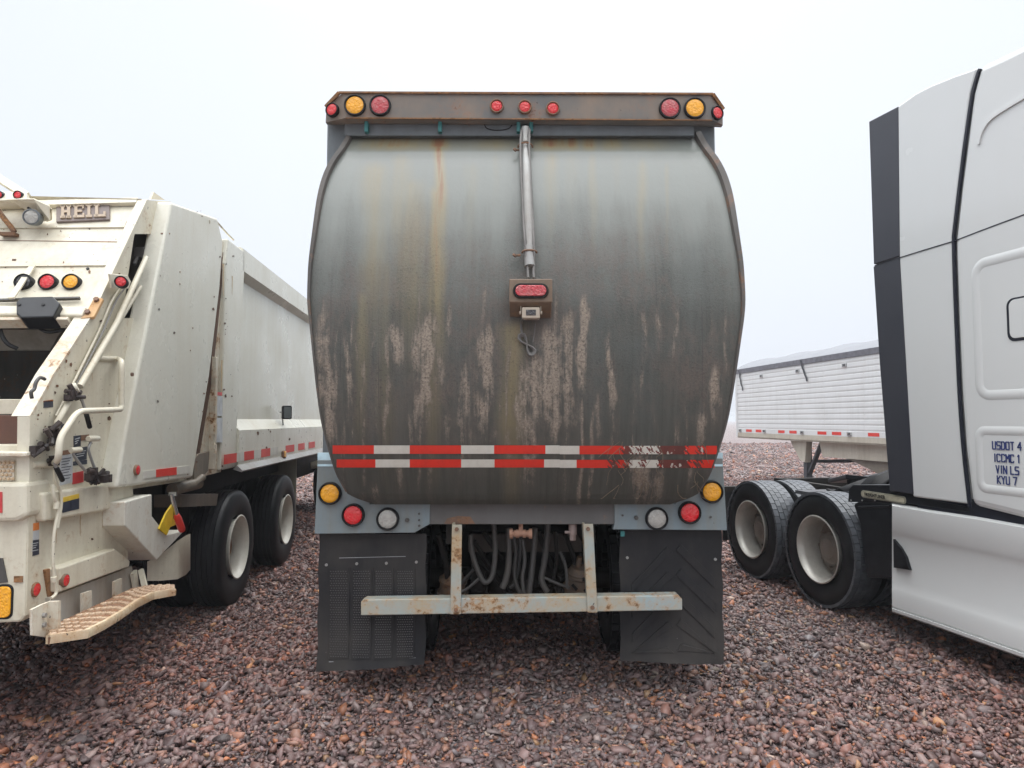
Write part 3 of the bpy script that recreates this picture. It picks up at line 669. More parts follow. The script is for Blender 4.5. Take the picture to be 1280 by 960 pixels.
def warp(o, ph):
    for v in o.data.vertices:
        f = max(0, (.80 - v.co.z)) / .65
        v.co.y += (.005 * math.sin(v.co.x * 9 + ph)) * f - .03 * f ** 3 * (1 + .6 * math.sin(v.co.x * 6 + ph))
    for c_ in o.children: warp(c_, ph)
fl = MB(); flapgrid(fl, poly([(399, 669), (464, 668), (529.5, 667.5), (530.5, 750), (531.5, 829), (498, 831), (440, 834), (399, 838)], .06)); fl = fl.build('mudflap', M['flap'], T, bevel=.004)
q = MB(); qn = MB()
for xa, xb_ in ((411, 437), (440, 465), (468, 492), (495, 519)):
    q.loft([[C.back(xa, 710.5 + 112 * k / 14, .060), C.back(xa + .4, 710.5 + 112 * k / 14, .054), C.back(xb_ - .4, 710 + 111 * k / 14, .054), C.back(xb_, 710 + 111 * k / 14, .060)] for k in range(15)])
    for i in range(36):
        for j in range(7):
            px = xa + 2 + (xb_ - xa - 4) * (j + (.5 if i % 2 else .15)) / 7; py = 714 + i * 3.0
            p = C.back(px, py, .054); d = .0052
            qn.face([p + Vector((-d * 1.1, -.001, 0)), p + Vector((0, -.001, -d * .6)), p + Vector((d * 1.1, -.001, 0)), p + Vector((0, -.006, d * .6))])
q.build('grip_pattern', M['flap'], fl); qn.build('grip_nub', worn('worn_grip_nub', (.20, .195, .19), .5, (.05, .05, .05), .9, sx=3.0), fl, fix=False)['kind'] = 'stuff'
q = MB(); q.bar(C.back(424, 697.5, .058), C.back(507, 695.5, .058), .003, .003, (0, 1, 0)); q.bar(C.back(412, 826, .058), C.back(520, 821, .058), .003, .003, (0, 1, 0)); split(q, 'scratch', plain('scratched_rubber', (.3, .3, .31), .7), fl)
q = MB()
for px, py in ((408, 706), (446, 704.5), (483, 704), (520.5, 702.5)): p = C.back(px, py, .058); q.cyl(p, p + Vector((0, -.006, 0)), .009, n=10)
split(q, 'rivet', M['galv'], fl)
fr_ = MB(); flapgrid(fr_, poly([(776, 664), (901, 661), (903, 750), (904.5, 829), (840, 826), (776, 825), (775, 740)], .06)); fr_ = fr_.build('mudflap', M['flap'], T, bevel=.004)
q = MB()
for k in range(5):     # embossed chevrons
    for sg, pts in ((1, [(845, 688 + k * 31), (893, 735 + k * 31), (893, 722 + k * 31), (851, 680 + k * 31)]), (-1, [(834, 684 + k * 31), (790, 730 + k * 31), (790, 741 + k * 31), (841, 690 + k * 31)])):
        pts = [(x, min(y, 815)) for x, y in pts]
        if len({p[1] for p in pts}) > 2: q.prism(poly(pts, .052), (0, .009, 0))
split(q, 'chevron', M['flap'], fr_, bevel=.0015)
q = MB()
for px, py in ((784, 697), (894, 699)): p = C.back(px, py, .058); q.cyl(p, p + Vector((0, -.006, 0)), .009, n=10)
split(q, 'rivet', M['galv'], fr_)
warp(fl, .7); warp(fr_, 2.1)
q = MB(); p = C.back(778, 667, .03); q.box((p.x - .012, .02, p.z - .016), (p.x + .012, .05, p.z + .016)); q.build('teal_clip', M['teal'], fr_)
YU = -.06
q = MB(); q.prism([C.back(451, 752, YU), C.back(456, 749.5, YU), C.back(848, 744, YU), C.back(853, 749, YU), C.back(853, 763, YU), C.back(451, 769.5, YU)], (0, .09, 0)); ug = q.build('underride_guard', M['beam'], T, bevel=.006)
q = MB(); q.prism([C.back(565, 656, YU - .012), C.back(577.5, 656, YU - .012), C.back(576, 768, YU - .012), C.back(563, 768, YU - .012)], (0, .012, 0)); q.build('guard_upright', M['beam'], ug, bevel=.003)
q = MB(); q.prism([C.back(729, 655, YU - .012), C.back(741.5, 655, YU - .012), C.back(747, 766, YU - .012), C.back(734.5, 766, YU - .012)], (0, .012, 0)); q.build('guard_upright', M['beam'], ug, bevel=.003)
q = MB(); q.prism([C.back(565, 655, YU), C.back(568, 655, YU), C.back(567, 750, YU), C.back(563, 750, YU)], (0, .10, 0)); q.prism([C.back(729, 655, YU), C.back(731.5, 655, YU), C.back(737, 748, YU), C.back(734.5, 748, YU)], (0, .10, 0)); split(q, 'upright_web', M['beam'], ug)
q = MB()
for px, py in ((571, 661.5), (570, 762), (735, 661), (740.5, 759)): p = C.back(px, py, YU - .012); q.cyl(p, p + Vector((0, -.014, 0)), .013, n=6)
split(q, 'bolt', M['hubrust'], ug, bevel=.002)
# chassis, axles, wheels
for px0, py0, px1, py1, dy, r in ((548, 668, 560, 735, .30, .02), (592, 676, 636, 744, .36, .016), (604, 664, 628, 700, .40, .018), (672, 664, 700, 744, .34, .018), (694, 664, 690, 730, .30, .014), (706, 668, 720, 712, .36, .016), (640, 744, 600, 700, .44, .02), (660, 744, 716, 704, .44, .02)):
    q = MB(); a_, b_ = C.back(px0, py0, dy), C.back(px1, py1, dy + .08); q.tube(curve_pts([a_, a_.lerp(b_, .5) + Vector((.02, 0, -.03)), b_], 6), r, 9); q.build('air_hose', M['dark'], T, smooth=50)
for px, s in ((598, -1), (708, 1)):
    q = MB(); p = C.back(px, 700, .62); q.box((p.x - .05, .58, p.z - .22), (p.x + .05, .74, p.z + .18)); q.cyl((p.x - .07, .66, p.z - .2), (p.x + .07, .66, p.z - .2), .06); q.build('spring_hanger', M['dark'], T, bevel=.006)
q = MB()
for x in (-.43, .43): q.box((x - .04, .1, .92), (x + .04, 8.4, 1.16))
q.box((-.42, .75, .90), (.42, .85, 1.14)); q.box((-.42, 2.2, .90), (.42, 2.3, 1.14))
for x in (-1.14, 1.14): q.box((x - .06, 2.4, .55), (x + .06, 6.4, 1.15))
q.box((-1.0, .5, 1.06), (1.0, 3.0, 1.15))
q.build('chassis', M['dark'], T, bevel=.004)
q = MB(); q.box((-.58, 3.0, .30), (.58, 3.5, 1.05)); q.build('added_dark_block', M['dark'], T, bevel=.03)  # made-up dark mass, added to stop light coming through underneath
q = MB(); q.box((-.50, 1.45, .40), (.50, 1.62, 1.05)); q.build('added_dark_plate', M['dark'], T, bevel=.02)  # dark plate added to close off the lit gap under the chassis
for x in (-.30, .28):
    q = MB(); q.lathe([(-.36, .06), (-.33, .12), (.33, .12), (.36, .06)], (x, 2.75, .62), (0, 1, 0), 18); q.build('added_dark_drum', M['dark'], T, smooth=40)  # added drums, more dark bulk to shade the underside
AX = (.95, 2.30)
q = MB()
for y in AX:
    q.tube([(-1.0, y, .52), (-.35, y, .52), (-.2, y, .52), (.2, y, .52), (.35, y, .52), (1.0, y, .52)], [.07, .08, .2, .2, .08, .07], 14)
    q.lathe([(-.24, .04), (-.2, .13), (-.1, .19), (.1, .2)], (0, y, .52), (0, 1, 0), 20)
ax = q.build('axle', M['dark'], T, smooth=50)
w1 = make_wheel(T, (1.235, AX[0], .52), (1, 0, 0), M['rim'], M['hubrust'], blocks='tyre'); copy_tree(w1, T, (0, AX[1] - AX[0], 0))
w2 = make_wheel(T, (-1.235, AX[0], .52), (-1, 0, 0), M['rim'], M['hubrust'], blocks='tyre'); copy_tree(w2, T, (0, AX[1] - AX[0], 0))
copy_tree(w1, T, (0, 7.6 - AX[0], 0)); copy_tree(w2, T, (0, 7.6 - AX[0], 0))
BCM = worn('rusty_brake_chamber', (.13, .095, .07), .75, (.06, .045, .035), .7, rust=(.22, .11, .055), rust_lo=.56)
for px, py in ((565, 737), (722, 730)):
    q = MB(); p = C.back(px, py, .42); q.lathe([(-.11, .03), (-.10, .075), (-.04, .085), (-.03, .098), (-.015, .098), (-.01, .085), (.05, .085), (.06, .095), (.075, .095), (.08, .08), (.12, .06), (.13, 0)], p, (.12, -.2, 1), 22)
    q.cyl(p + Vector((0, -.03, .12)), p + Vector((.01, -.05, .19)), .018, n=8)
    q.build('brake_chamber', BCM, T, smooth=40)
q = MB(); p = C.back(651, 667, .06)
for dx, r in ((-.06, .032), (-.035, .022), (-.02, .026), (0, .018), (.022, .026), (.045, .022), (.06, .032)): q.cyl(p + Vector((dx - .010, 0, 0)), p + Vector((dx + .010, 0, 0)), r, n=14)
q.cyl(p + Vector((-.07, 0, 0)), p + Vector((.07, 0, 0)), .012); q.box((p.x - .013, .05, p.z), (p.x + .013, .075, p.z + .07))
q.build('air_coupling', worn('rusty_coupling', (.38, .22, .16), .6, (.2, .1, .07), .7, rust=(.42, .2, .12), rust_lo=.55), T, smooth=40)
q = MB(); p = C.back(716, 665, .06); q.cyl(p + Vector((0, 0, .05)), p + Vector((0, 0, -.015)), .026, n=14); q.cyl(p + Vector((0, 0, -.015)), p + Vector((0, 0, -.05)), .021, n=6); q.cyl(p + Vector((-.02, -.01, 0)), p + Vector((-.05, -.01, .0)), .009, n=8)
q.build('drain_fitting', worn('pale_fitting', (.32, .25, .23), .5, (.18, .12, .1), .6), T, smooth=40)
q = MB()
HS = [[(617, 655), (619, 690), (615, 720), (606, 728), (598, 715), (590, 690), (588, 668)], [(636, 660), (636, 700), (633, 722), (628, 735)], [(641, 668), (645, 690), (643, 715), (647, 735), (655, 745)], [(650, 672), (649, 700), (643, 728), (637, 734)], [(653, 675), (656, 700), (653, 722), (655, 742)], [(669, 660), (667, 690), (664, 720), (661, 742)], [(685, 655), (683, 680), (680, 705), (677, 725), (684, 740)], [(592, 712), (580, 725), (572, 737)], [(600, 722), (585, 735), (574, 741)], [(700, 690), (707, 708), (709, 735)], [(680, 722), (698, 730), (712, 735)]]
for k, h in enumerate(HS):
    q = MB(); q.tube(curve_pts([C.back(x, y, .22 + .04 * (k % 4)) for x, y in h], 6), [.017, .021, .014, .014, .012, .02, .02, .01, .01, .01, .011][k], 9)
    q.build('air_hose', M['grease'], T, smooth=50)
q = MB(); q.box((C.back(585, 670, .5).x, .50, C.back(600, 690, .5).z), (C.back(727, 670, .5).x, .56, C.back(600, 668, .5).z)); q.build('rear_cross_member', worn('muddy_cross_member', (.075, .06, .05), .7, (.13, .10, .075), .7), T)
q = MB(); rs = random.Random(8)
for k in range(26):
    x, y = rs.uniform(640, 738), rs.uniform(724, 746); p = C.back(x, y, .32 + rs.uniform(0, .1)); q.cyl(p, p + Vector((rs.uniform(-.06, .06), rs.uniform(-.03, .03), rs.uniform(-.05, .05))), rs.uniform(.006, .016), n=7)
q.build('linkage', M['dark'], T, smooth=40)['kind'] = 'stuff'
# ================================================================ LEFT TRUCK (rear loader)
LV = (575 - 640) / F
L = Frame(-2.52 - LV * 3.05, 3.2, math.atan(-LV))
G1 = thing('garbage_truck', 'cream white rear loading garbage truck with rusty side step and open hopper', 'garbage truck', L)
UP = -.10
hs = lambda px, py, u=UP: L.side(px, py, u)
W, WC, WR = M['white'], M['white_clean'], M['white_rusty']
# hopper side plate with the hydraulic recess cut out of it
q = MB(); q.prism([hs(*p) for p in ((183, 250), (148, 325), (112, 400), (65, 469), (37, 520), (36, 640), (33, 761), (75, 744), (160, 735), (160, 612), (240, 600), (247, 540), (176, 398), (153, 397.5), (160, 345), (168, 292.5), (190, 292.5), (214, 252))], (-.04, 0, 0))
side = q.build('hopper_side', W, G1)
q = MB(); q.prism([hs(x, y, -.42) for x, y in ((170, 270), (225, 270), (215, 410), (150, 410))], (-.02, 0, 0)); q.build('recess_lining', M['grease'], side)
q = MB(); q.prism([Vector((-2.33, hs(x, y).y, hs(x, y).z)) for x, y in ((183, 250), (112, 400), (65, 469), (37, 520), (36, 640), (33, 761), (75, 744), (160, 735), (240, 600), (278, 300), (240, 262))], (-.06, 0, 0)); q.build('hopper_side', W, G1)
# rear edge flange
def flange_strip(pts, wd, mat, name='tailgate_flange'):
    q = MB(); rows_ = []
    for p in pts:
        a = hs(*p); rows_.append([a + Vector((.004, -.004, 0)), a + Vector((-wd, -.004, 0)), a + Vector((-wd, .03, .012)), a + Vector((.004, .03, .012)), a + Vector((.004, -.004, 0))])
    q.loft(rows_); q.prism(rows_[0][:4], (0, .001, .001)); q.prism(rows_[-1][:4], (0, .001, -.001)); return q.build(name, mat, G1)
flange_strip([(183, 250), (150, 320), (118, 388)], .055, W); flange_strip([(117, 390), (90, 432), (66, 468), (52, 494), (37, 520)], .085, WR); flange_strip([(37, 521), (36.5, 560), (36, 640), (33, 761)], .055, W)
A_, B_ = hs(183, 250), hs(112, 400); dv = (A_ - B_); RN = Vector((0, -dv.z, dv.y)).normalized(); RA = A_ - RN * .03
RN = RN if RN.y < 0 else -RN; RA = A_ - RN * .03
RP = lambda px, py, off=0.0: L.plane(px, py, RA + RN * off, RN)
RU = dv.normalized()
q = MB(); p0, p1 = RP(150, 252), RP(85, 402); XW = -2.35
q.prism([(-.12, A_.y, A_.z) - RN * .03 if False else Vector((-.12, RA.y, RA.z)), Vector((XW, RA.y, RA.z)), Vector((XW, (B_ - RN * .03).y, (B_ - RN * .03).z)), Vector((-.12, (B_ - RN * .03).y, (B_ - RN * .03).z))], -RN * .04)
sheet = q.build('rear_sheet', W, G1)
zA, yA = A_.z, A_.y
q = MB(); q.prism([(XW, yA - .01, zA + .005), (XW, hs(262, 280).y, zA + .06), (XW, hs(262, 280).y, zA - .05), (XW, yA + .05, zA - .05)], (-.13 - XW, 0, 0)); q.build('tailgate_roof', W, G1)
def strip(p, r, wd, th, mat, name, par, off=.0): q = MB(); q.bar(RP(*p, off), RP(*r, off), wd, th, RU); return q.build(name, mat, par)
strip((-40, 258), (172, 252), .05, .03, W, 'top_rail', sheet, .02)
strip((-60, 300), (150, 302.5), .006, .004, M['hubrust'], 'seam', sheet); strip((-60, 286), (155, 284.5), .004, .012, W, 'seam', sheet, .004)
strip((-60, 334), (138, 332), .005, .012, W, 'seam', sheet, .004)
strip((150, 300), (160, 277), .012, .01, M['rusty'], 'rust_streak', sheet); strip((118, 375), (123, 362), .010, .008, M['rusty'], 'rust_streak', sheet)
for px, ln in ((30, 'darklens'), (60, 'red'), (89.5, 'amber')): lamp(G1, 'tail_lamp', RP(px, 353, .016), RN * .5 + Vector((0, -1, 0)), .052, ln, depth=.02)
p = RP(110, 336.5); q = MB(); q.cyl(p, p + RN * .008, .009, n=10); q.build('plug', M['black'], sheet)
p = RP(18, 325); q = MB(); q.obox(p, (.02, .012, .012)); q.build('chip', M['hubrust'], sheet)
q = MB(); q.bar(RP(14, 373, .06), RP(41, 332, .02), .035, .012, (1, 0, 0)); q.build('stay', W, sheet, bevel=.002)
q = MB(); q.bar(RP(-60, 377, .02), RP(100, 373, .02), .012, .02, RU); q.build('seam', M['grease'], sheet)
q = MB(); q.prism([RP(x, y, .095) for x, y in ((20, 392), (20, 377), (27, 371), (66, 370), (75, 379), (66, 396), (26, 397))], -RN * .10); bb = q.build('rubber_block', M['blackgloss'], G1, bevel=.008)
q = MB()
for px, py in ((24, 381), (54, 381)): p = RP(px, py, .095); q.cyl(p - RN * .01, p + RN * .004, .010, n=10)
split(q, 'bolt', M['black'], bb)
q = MB(); p_ = RP(108, 393, .025); q.bar(Vector((XW, p_.y, p_.z)), p_, .075, .06, RU); q.build('hopper_rail', W, G1, bevel=.012)
q = MB(); q.bar(RP(-90, 404, .03), RP(88, 403, .03), .02, .07, RU); q.build('rail_edge', WR, G1)
q = MB(); q.prism([RP(x, y, .045) for x, y in ((106, 393), (118, 371), (129, 373), (117, 396), (100, 398))], -RN * .02); br = q.build('rusty_bracket', worn('orange_rust_bracket', (.62, .40, .20), .6, (.35, .17, .06), .8, rust=(.42, .20, .06), rust_lo=.52), G1, bevel=.004)
q = MB()
for px, py in ((121, 375.5), (110, 391)): p = RP(px, py, .045); q.cyl(p, p + RN * .016, .016, n=6)
split(q, 'bolt', M['hubrust'], br)
# maker's plate with raised slab letters
def rq(q, x0, y0, x1, y1, off, th):
    q.prism([RP(x0, y1, off), RP(x1, y1 - (x1 - x0) * .03, off), RP(x1, y0 - (x1 - x0) * .03, off), RP(x0, y0, off)], RN * th)
q = MB(); q.prism([RP(x, y, .0) for x, y in ((71.5, 279.5), (71.5, 254.5), (138, 252), (138, 276.5))], RN * .016); npl = q.build('name_plate', worn('brown_name_plate', (.20, .16, .145), .6, (.12, .09, .08), .6), G1, bevel=.003)
q = MB(); lt = [(76, 257.5, 89.5, 273.5, 'H'), (92.5, 257, 106, 273, 'E'), (108, 256.5, 115.5, 272.5, 'I'), (118, 256, 132.5, 272, 'L')]
for x0, y0, x1, y1, ch in lt:
    s = 3.6; R_ = lambda a, b, c, d: rq(q, a, b, c, d, .017, .010)
    if ch == 'H':
        R_(x0 + 1.2, y0, x0 + 1.2 + s, y1); R_(x1 - 1.2 - s, y0, x1 - 1.2, y1); R_(x0 + 4.8, (y0 + y1) / 2 - 1.4, x1 - 4.8, (y0 + y1) / 2 + 1.4)
        for xx in (x0, x1 - 6): R_(xx, y0 - .2, xx + 6, y0 + 2.4); R_(xx, y1 - 2.4, xx + 6, y1 + .2)
    if ch == 'E':
        R_(x0 + 1.2, y0, x0 + 1.2 + s, y1); R_(x0, y0 - .2, x1 - .5, y0 + 2.6); R_(x0, y1 - 2.6, x1, y1 + .2); R_(x0 + 4.8, (y0 + y1) / 2 - 1.3, x1 - 3.2, (y0 + y1) / 2 + 1.3); R_(x1 - 2.6, y0 + 2.6, x1 - .5, y0 + 5); R_(x1 - 2.2, y1 - 5.4, x1, y1 - 2.6)
    if ch == 'I': R_(x0 + 2, y0, x1 - 2, y1); R_(x0, y0 - .2, x1, y0 + 2.5); R_(x0, y1 - 2.5, x1, y1 + .2)
    if ch == 'L': R_(x0 + 1.6, y0, x0 + 1.6 + s, y1); R_(x0, y0 - .2, x0 + 7, y0 + 2.5); R_(x0, y1 - 2.6, x1, y1 + .2); R_(x1 - 2.6, y1 - 6.5, x1, y1 - 2.6)
split_letters = q.build('raised_lettering', worn('tan_lettering', (.42, .33, .24), .6, (.25, .17, .11), .6), npl)
# top lamp shelf and work lamp
q = MB(); q.prism([RP(x, y, .16) for x, y in ((-60, 253), (-60, 237), (33, 240), (33, 249))], -RN * .05); sh = q.build('lamp_shelf', W, G1, bevel=.004)
for px in (-1, 23): lamp(G1, 'marker_lamp', RP(px, 244, .165), (0, -1, 0), .028, 'red', depth=.014)
q = MB(); q.prism([RP(9, 249.5, .20), RP(42, 249, .20), RP(62, 258, .16), RP(62, 275, .10), RP(55, 277, .02), RP(30, 262, .0)], RU * .008); q.prism([RP(60, 258, .15), RP(64, 261, .15), RP(64, 275, .02), RP(58, 277, .02)], Vector((.006, 0, 0))); q.build('lamp_hood', W, G1)
p = RP(39, 271, .13); q = MB(); q.lathe([(-.07, .02), (-.06, .045), (-.01, .052), (.004, .050), (.006, .044), (-.004, .043), (-.004, 0)], p, (.1, -1, -.08), 24); wl = q.build('work_lamp', M['greypaint'], G1, smooth=40)
q = MB(); q.lathe([(-.003, .043), (.003, .040), (.006, .02), (.007, 0)], p, (.1, -1, -.08), 24); q.build('lens', M['clear'], wl, smooth=40)
q = MB(); q.tube([RP(36, 252, .16), RP(38, 260, .12)], .02, 8); q.build('lamp_stem', M['black'], wl)
q = MB(); q.bar(RP(-30, 205, .10), RP(33, 245, .12), .05, .03, RU); q.build('roof_brace', W, G1)
q = MB(); q.tube([RP(-3, 262, .05), RP(5, 273, .06), RP(14, 284, .05), RP(18, 290, .03)], .016, 8); q.box(RP(4, 296, .0), RP(18, 290, .05)); q.build('rusty_hook', M['rusty'], G1)
# hopper mouth
yR = hs(37, 520).y; Rb = lambda px, py, o=0.0: L.back(px, py, yR + o)
def rbp(pts, o, th, name, mat, par=G1, bevel=.004): q = MB(); q.prism([Rb(x, y, o) if x > -80 else Vector((XW, yR + o, Rb(20, y, o).z)) for x, y in pts], (0, th, 0)); return q.build(name, mat, par, bevel=bevel)
zz0 = Rb(0, 556).z
q = MB(); q.prism([Vector((XW, yR + .25, zz0)), Vector((XW, yR + .9, zz0 - .35)), Vector((XW, yR + 1.7, zz0 + .1)), Vector((XW, B_.y + 1.2, B_.z + .3)), Vector((XW, B_.y + 1.3, B_.z + .3)), Vector((XW, yR + 1.8, zz0)), Vector((XW, yR + .9, zz0 - .5)), Vector((XW, yR + .2, zz0 - .1))], (-.13 - XW, 0, 0)); hop = q.build('hopper_floor', M['hopper'], G1)
q = MB(); q.prism([(-.20, yR + .16, zz0 - .1), (-.20, B_.y + 1.3, zz0 - .1), (-.20, B_.y + 1.3, B_.z), (-.20, B_.y + .09, B_.z), (-.20, yR + .16, hs(37, 520).z)], (.055, 0, 0)); q.build('hopper_inner_wall', M['hopper'], G1)
q = MB(); q.prism([RP(-80, 412, -.10), RP(78, 412, -.10), RP(62, 438, -.25), RP(-80, 438, -.25)], (0, .03, 0)); q.build('packer_blade', worn('dirty_packer_blade', (.30, .28, .24), .5, (.10, .08, .06), .8), hop)
q = MB(); q.tube(curve_pts([RP(45, 406, -.03), RP(52, 412, -.03), RP(62, 415, -.03), RP(82, 412, -.03)], 5), .010, 7); q.tube(curve_pts([RP(-2, 405, -.02), RP(3, 420, -.03), RP(10, 430, -.05), RP(22, 436, -.08)], 5), .012, 7); q.build('hose', M['black'], hop)
rbp([(-80, 520), (-80, 499), (27, 499), (24, 518)], .22, .08, 'hopper_sill', W); rbp([(-80, 557), (-80, 519), (24, 519), (22, 556)], .16, .06, 'hopper_lip', M['hopper_red'])
rbp([(-80, 612), (-80, 556), (21, 556), (24, 568), (34, 569), (34, 612)], .02, .25, 'tail_panel', W)
q = MB(); z5, z6 = Rb(20, 566, -.04).z, Rb(20, 570.3, -.04).z; q.prism([Vector((XW, yR - .04, z5)), Rb(33, 566, -.04), Rb(33, 570.5, -.04), Vector((XW, yR - .04, z6))], (0, .10, .012)); q.build('sill_ledge', WR, G1, bevel=.003)
q = MB(); q.prism([Rb(x, y, .012) for x, y in ((-40, 601), (-40, 574), (17.5, 575.5), (17.5, 601))], (0, .02, 0)); gp = q.build('grip_plate', WR, G1)
q = MB()
for i in range(5):
    for j in range(9):
        p = Rb(16 - 5.2 * j - (2.6 if i % 2 else 0), 578.5 + i * 5, .012); q.lathe([(0, .0085), (.006, .007), (.009, .003), (.009, 0)], p, (0, -1, 0), 8)
q.build('grip_stud', worn('rubbed_stud', (.62, .48, .32), .5, (.35, .18, .08), .7), gp)['kind'] = 'stuff'
rbp([(-80, 652), (-80, 604), (34, 603), (34.5, 645), (20, 652)], -.03, .2, 'rear_beam', W, bevel=.02)
low = rbp([(-80, 790), (-80, 648), (34, 645), (31, 770), (26, 778)], .015, .3, 'rear_lower_panel', W, bevel=.012)
rbp([(-6, 628), (-6, 615), (2.5, 615), (2.5, 641), (-6, 641)], -.034, .01, 'warning_decal', M['label_red'], low, bevel=0)
rbp([(-10, 730), (-10, 697), (3, 698), (9, 728)], .008, .01, 'step_recess', M['grease'], low, bevel=0)
q = MB(); cz = Rb(4, 753); q.prism([(cz.x + a, cz.y - .006 + .015, cz.z + b) for a, b in rrect(-.045, .038, -.085, .085, .03)], (0, .02, 0)); tl = q.build('turn_lamp', M['black'], G1, bevel=.004)
q = MB(); q.prism([(cz.x + a, cz.y - .014 + .015, cz.z + b) for a, b in rrect(-.038, .030, -.075, .075, .025)], (0, .02, 0)); q.build('lens', M['amber'], tl, bevel=.004)
q = MB(); p = Rb(23, 724, .01); q.obox(p, (.04, .006, .03)); q.build('rust_patch', M['rusty'], low)
# lower side: sill band, beam, back plate, decals
def sp(pts, u, th, name, mat, par=G1, bevel=.004): q = MB(); q.prism([hs(x, y, u) for x, y in pts], (th, 0, 0)); return q.build(name, mat, par, bevel=bevel)
sp([(55, 616), (140, 605), (166, 601), (168, 622), (133, 638), (56, 652)], -.055, -.05, 'side_sill', W, bevel=.012)
beam = sp([(75, 710), (144, 686), (163, 701), (162, 708), (76, 740)], -.035, -.07, 'side_beam', W, bevel=.008)
sp([(57, 712), (76, 707), (79, 735), (62, 748)], -.085, -.02, 'beam_stub', M['rusty'])
sp([(62, 747), (165, 708), (168, 738), (66, 785)], -.075, -.03, 'kick_plate', worn('muddy_kick_plate', (.50, .48, .42), .5, (.28, .20, .13), .9), bevel=0)
for pts, mt in (([(40, 610), (53, 608.5), (53, 629), (40, 631)], 'label_dark'), ([(37.5, 655), (49, 653), (49, 662), (37.5, 664.5)], 'label_orange'), ([(37.5, 664.8), (49, 662.5), (49, 674), (37.5, 676)], 'label_white'), ([(37.5, 676.2), (49, 674.3), (49, 693), (37.5, 696)], 'label_dark'), ([(55, 501), (66.5, 499.5), (66.5, 509), (55, 510)], 'label_dark'), ([(55, 501), (66.5, 499.5), (66.5, 501.5), (55, 503)], 'label_orange'),
                ([(73, 531), (80.5, 530), (80.5, 546), (73, 547)], 'label_dark'), ([(75.5, 570), (91, 567), (90.5, 603), (75, 607)], 'label_white'), ([(92.5, 545), (101, 544), (101, 557.5), (92.5, 559)], 'label_dark'), ([(101.5, 544), (111.5, 543), (111.5, 550), (101.5, 551)], 'hubrust'), ([(77, 563.5), (88, 562), (88, 567.5), (77, 569)], 'hubrust'), ([(95, 561), (109, 558), (108.5, 574), (94.5, 577)], 'label_dark'), ([(91, 591.5), (104.5, 588.5), (104.5, 602.5), (91, 605.5)], 'label_red'), ([(92, 577), (109, 574.5), (109, 580), (92, 582)], 'label_dark')):
    sp(pts, UP + .003, -.004, 'decal', M[mt], side, bevel=0)
q = MB()     # rows of unreadable small print on the decals, as fine bars
for x0, x1, ys, mt in ((77, 89, (573, 576.5, 580, 583.5, 587, 590.5, 594, 598), 0), (38.5, 48, (679, 682, 685, 688), 1), (94, 100, (548, 551, 554), 1), (96, 107.5, (564, 567, 570), 1)):
    for k, y in enumerate(ys): q.mi = mt; q.prism([hs(x0, y + .6, UP + .0045), hs(x1 - (k % 3) * 1.5, y - 1.2, UP + .0045), hs(x1 - (k % 3) * 1.5, y - .3, UP + .0045), hs(x0, y + 1.5, UP + .0045)], (-.002, 0, 0))
q.build('small_print', [M['label_dark'], M['label_white']], side)['kind'] = 'stuff'
sp([(78.5, 622), (99, 617), (99, 622.5), (78.5, 628)], -.052, -.004, 'decal', M['label_yellow'], side, bevel=0); sp([(78.5, 628.2), (88.3, 625.5), (88.3, 638.5), (78.5, 641)], -.052, -.004, 'decal', M['label_dark'], side, bevel=0); sp([(89, 625.2), (99, 622.8), (99, 636), (89, 638.3)], -.052, -.004, 'decal', M['label_dark'], side, bevel=0)
def reflector(px, py, r, u, par=G1): 
    p = hs(px, py, u); q = MB(); q.lathe([(-.01, r), (.008, r), (.012, r * .86), (.010, r * .84)], p, (1, 0, 0), 24); b = q.build('reflector', M['hubrust'], par, smooth=40)
    q = MB(); q.lathe([(0, r * .85), (.011, r * .84), (.014, r * .5), (.015, 0)], p, (1, 0, 0), 24); q.build('lens', M['red'], b, smooth=40)
reflector(43.5, 737, .036, UP + .002); reflector(80.5, 725.5, .034, -.033)
q = MB(); q.tube(fillet([hs(x, y, -.03) for x, y in ((66, 606), (67, 622), (74, 634), (67, 668), (66, 700), (68, 722), (71, 742), (64, 748))], .05), .0085, 8); q.tube([hs(71, 627, -.03), hs(70, 636, -.03)], .015, 8); q.tube([hs(67, 721, -.03), hs(67.6, 727, -.03)], .014, 8); q.build('air_pipe', W, G1, smooth=50)
q = MB(); q.tube(fillet([hs(x, y, -.045) for x, y in ((68, 585), (69, 603), (76, 612), (77, 630), (72, 660))], .05), .008, 8); q.build('cable', W, G1, smooth=50)
# riding step
zs = hs(62, 793, .10).z; FS = lambda px, py, dz=0.0: L.floor(px, py, zs + dz)
step_out = [(60, 797), (108, 790), (130, 779), (150, 767), (170, 753), (190, 743), (218, 738)]; step_in = [(217, 731.5), (185, 731.5), (165, 735), (112, 760), (63, 783)]
ST = worn('rust_worn_step', (.17, .095, .055), .6, (.25, .13, .07), .9, (.08, .05, .04), .66, rust=(.30, .13, .06), rust_lo=.52)
q = MB(); q.prism([FS(*p) for p in step_out + step_in], (0, 0, -.03)); stp = q.build('riding_step', ST, G1)
q = MB(); P = [FS(*p) for p in step_out]; q.loft([[p + Vector((.006, 0, .012)), p + Vector((.012, 0, 0)), p + Vector((.008, 0, -.03)), p + Vector((-.01, 0, -.03)), p + Vector((-.01, 0, .012)), p + Vector((.006, 0, .012))] for p in P]); q.build('step_edge', worn('rusted_step_edge', (.62, .52, .36), .5, (.36, .20, .10), .95, (.06, .04, .03), .68, rust=(.34, .16, .06), rust_lo=.53), stp, smooth=40)
q = MB(); N_ = 26
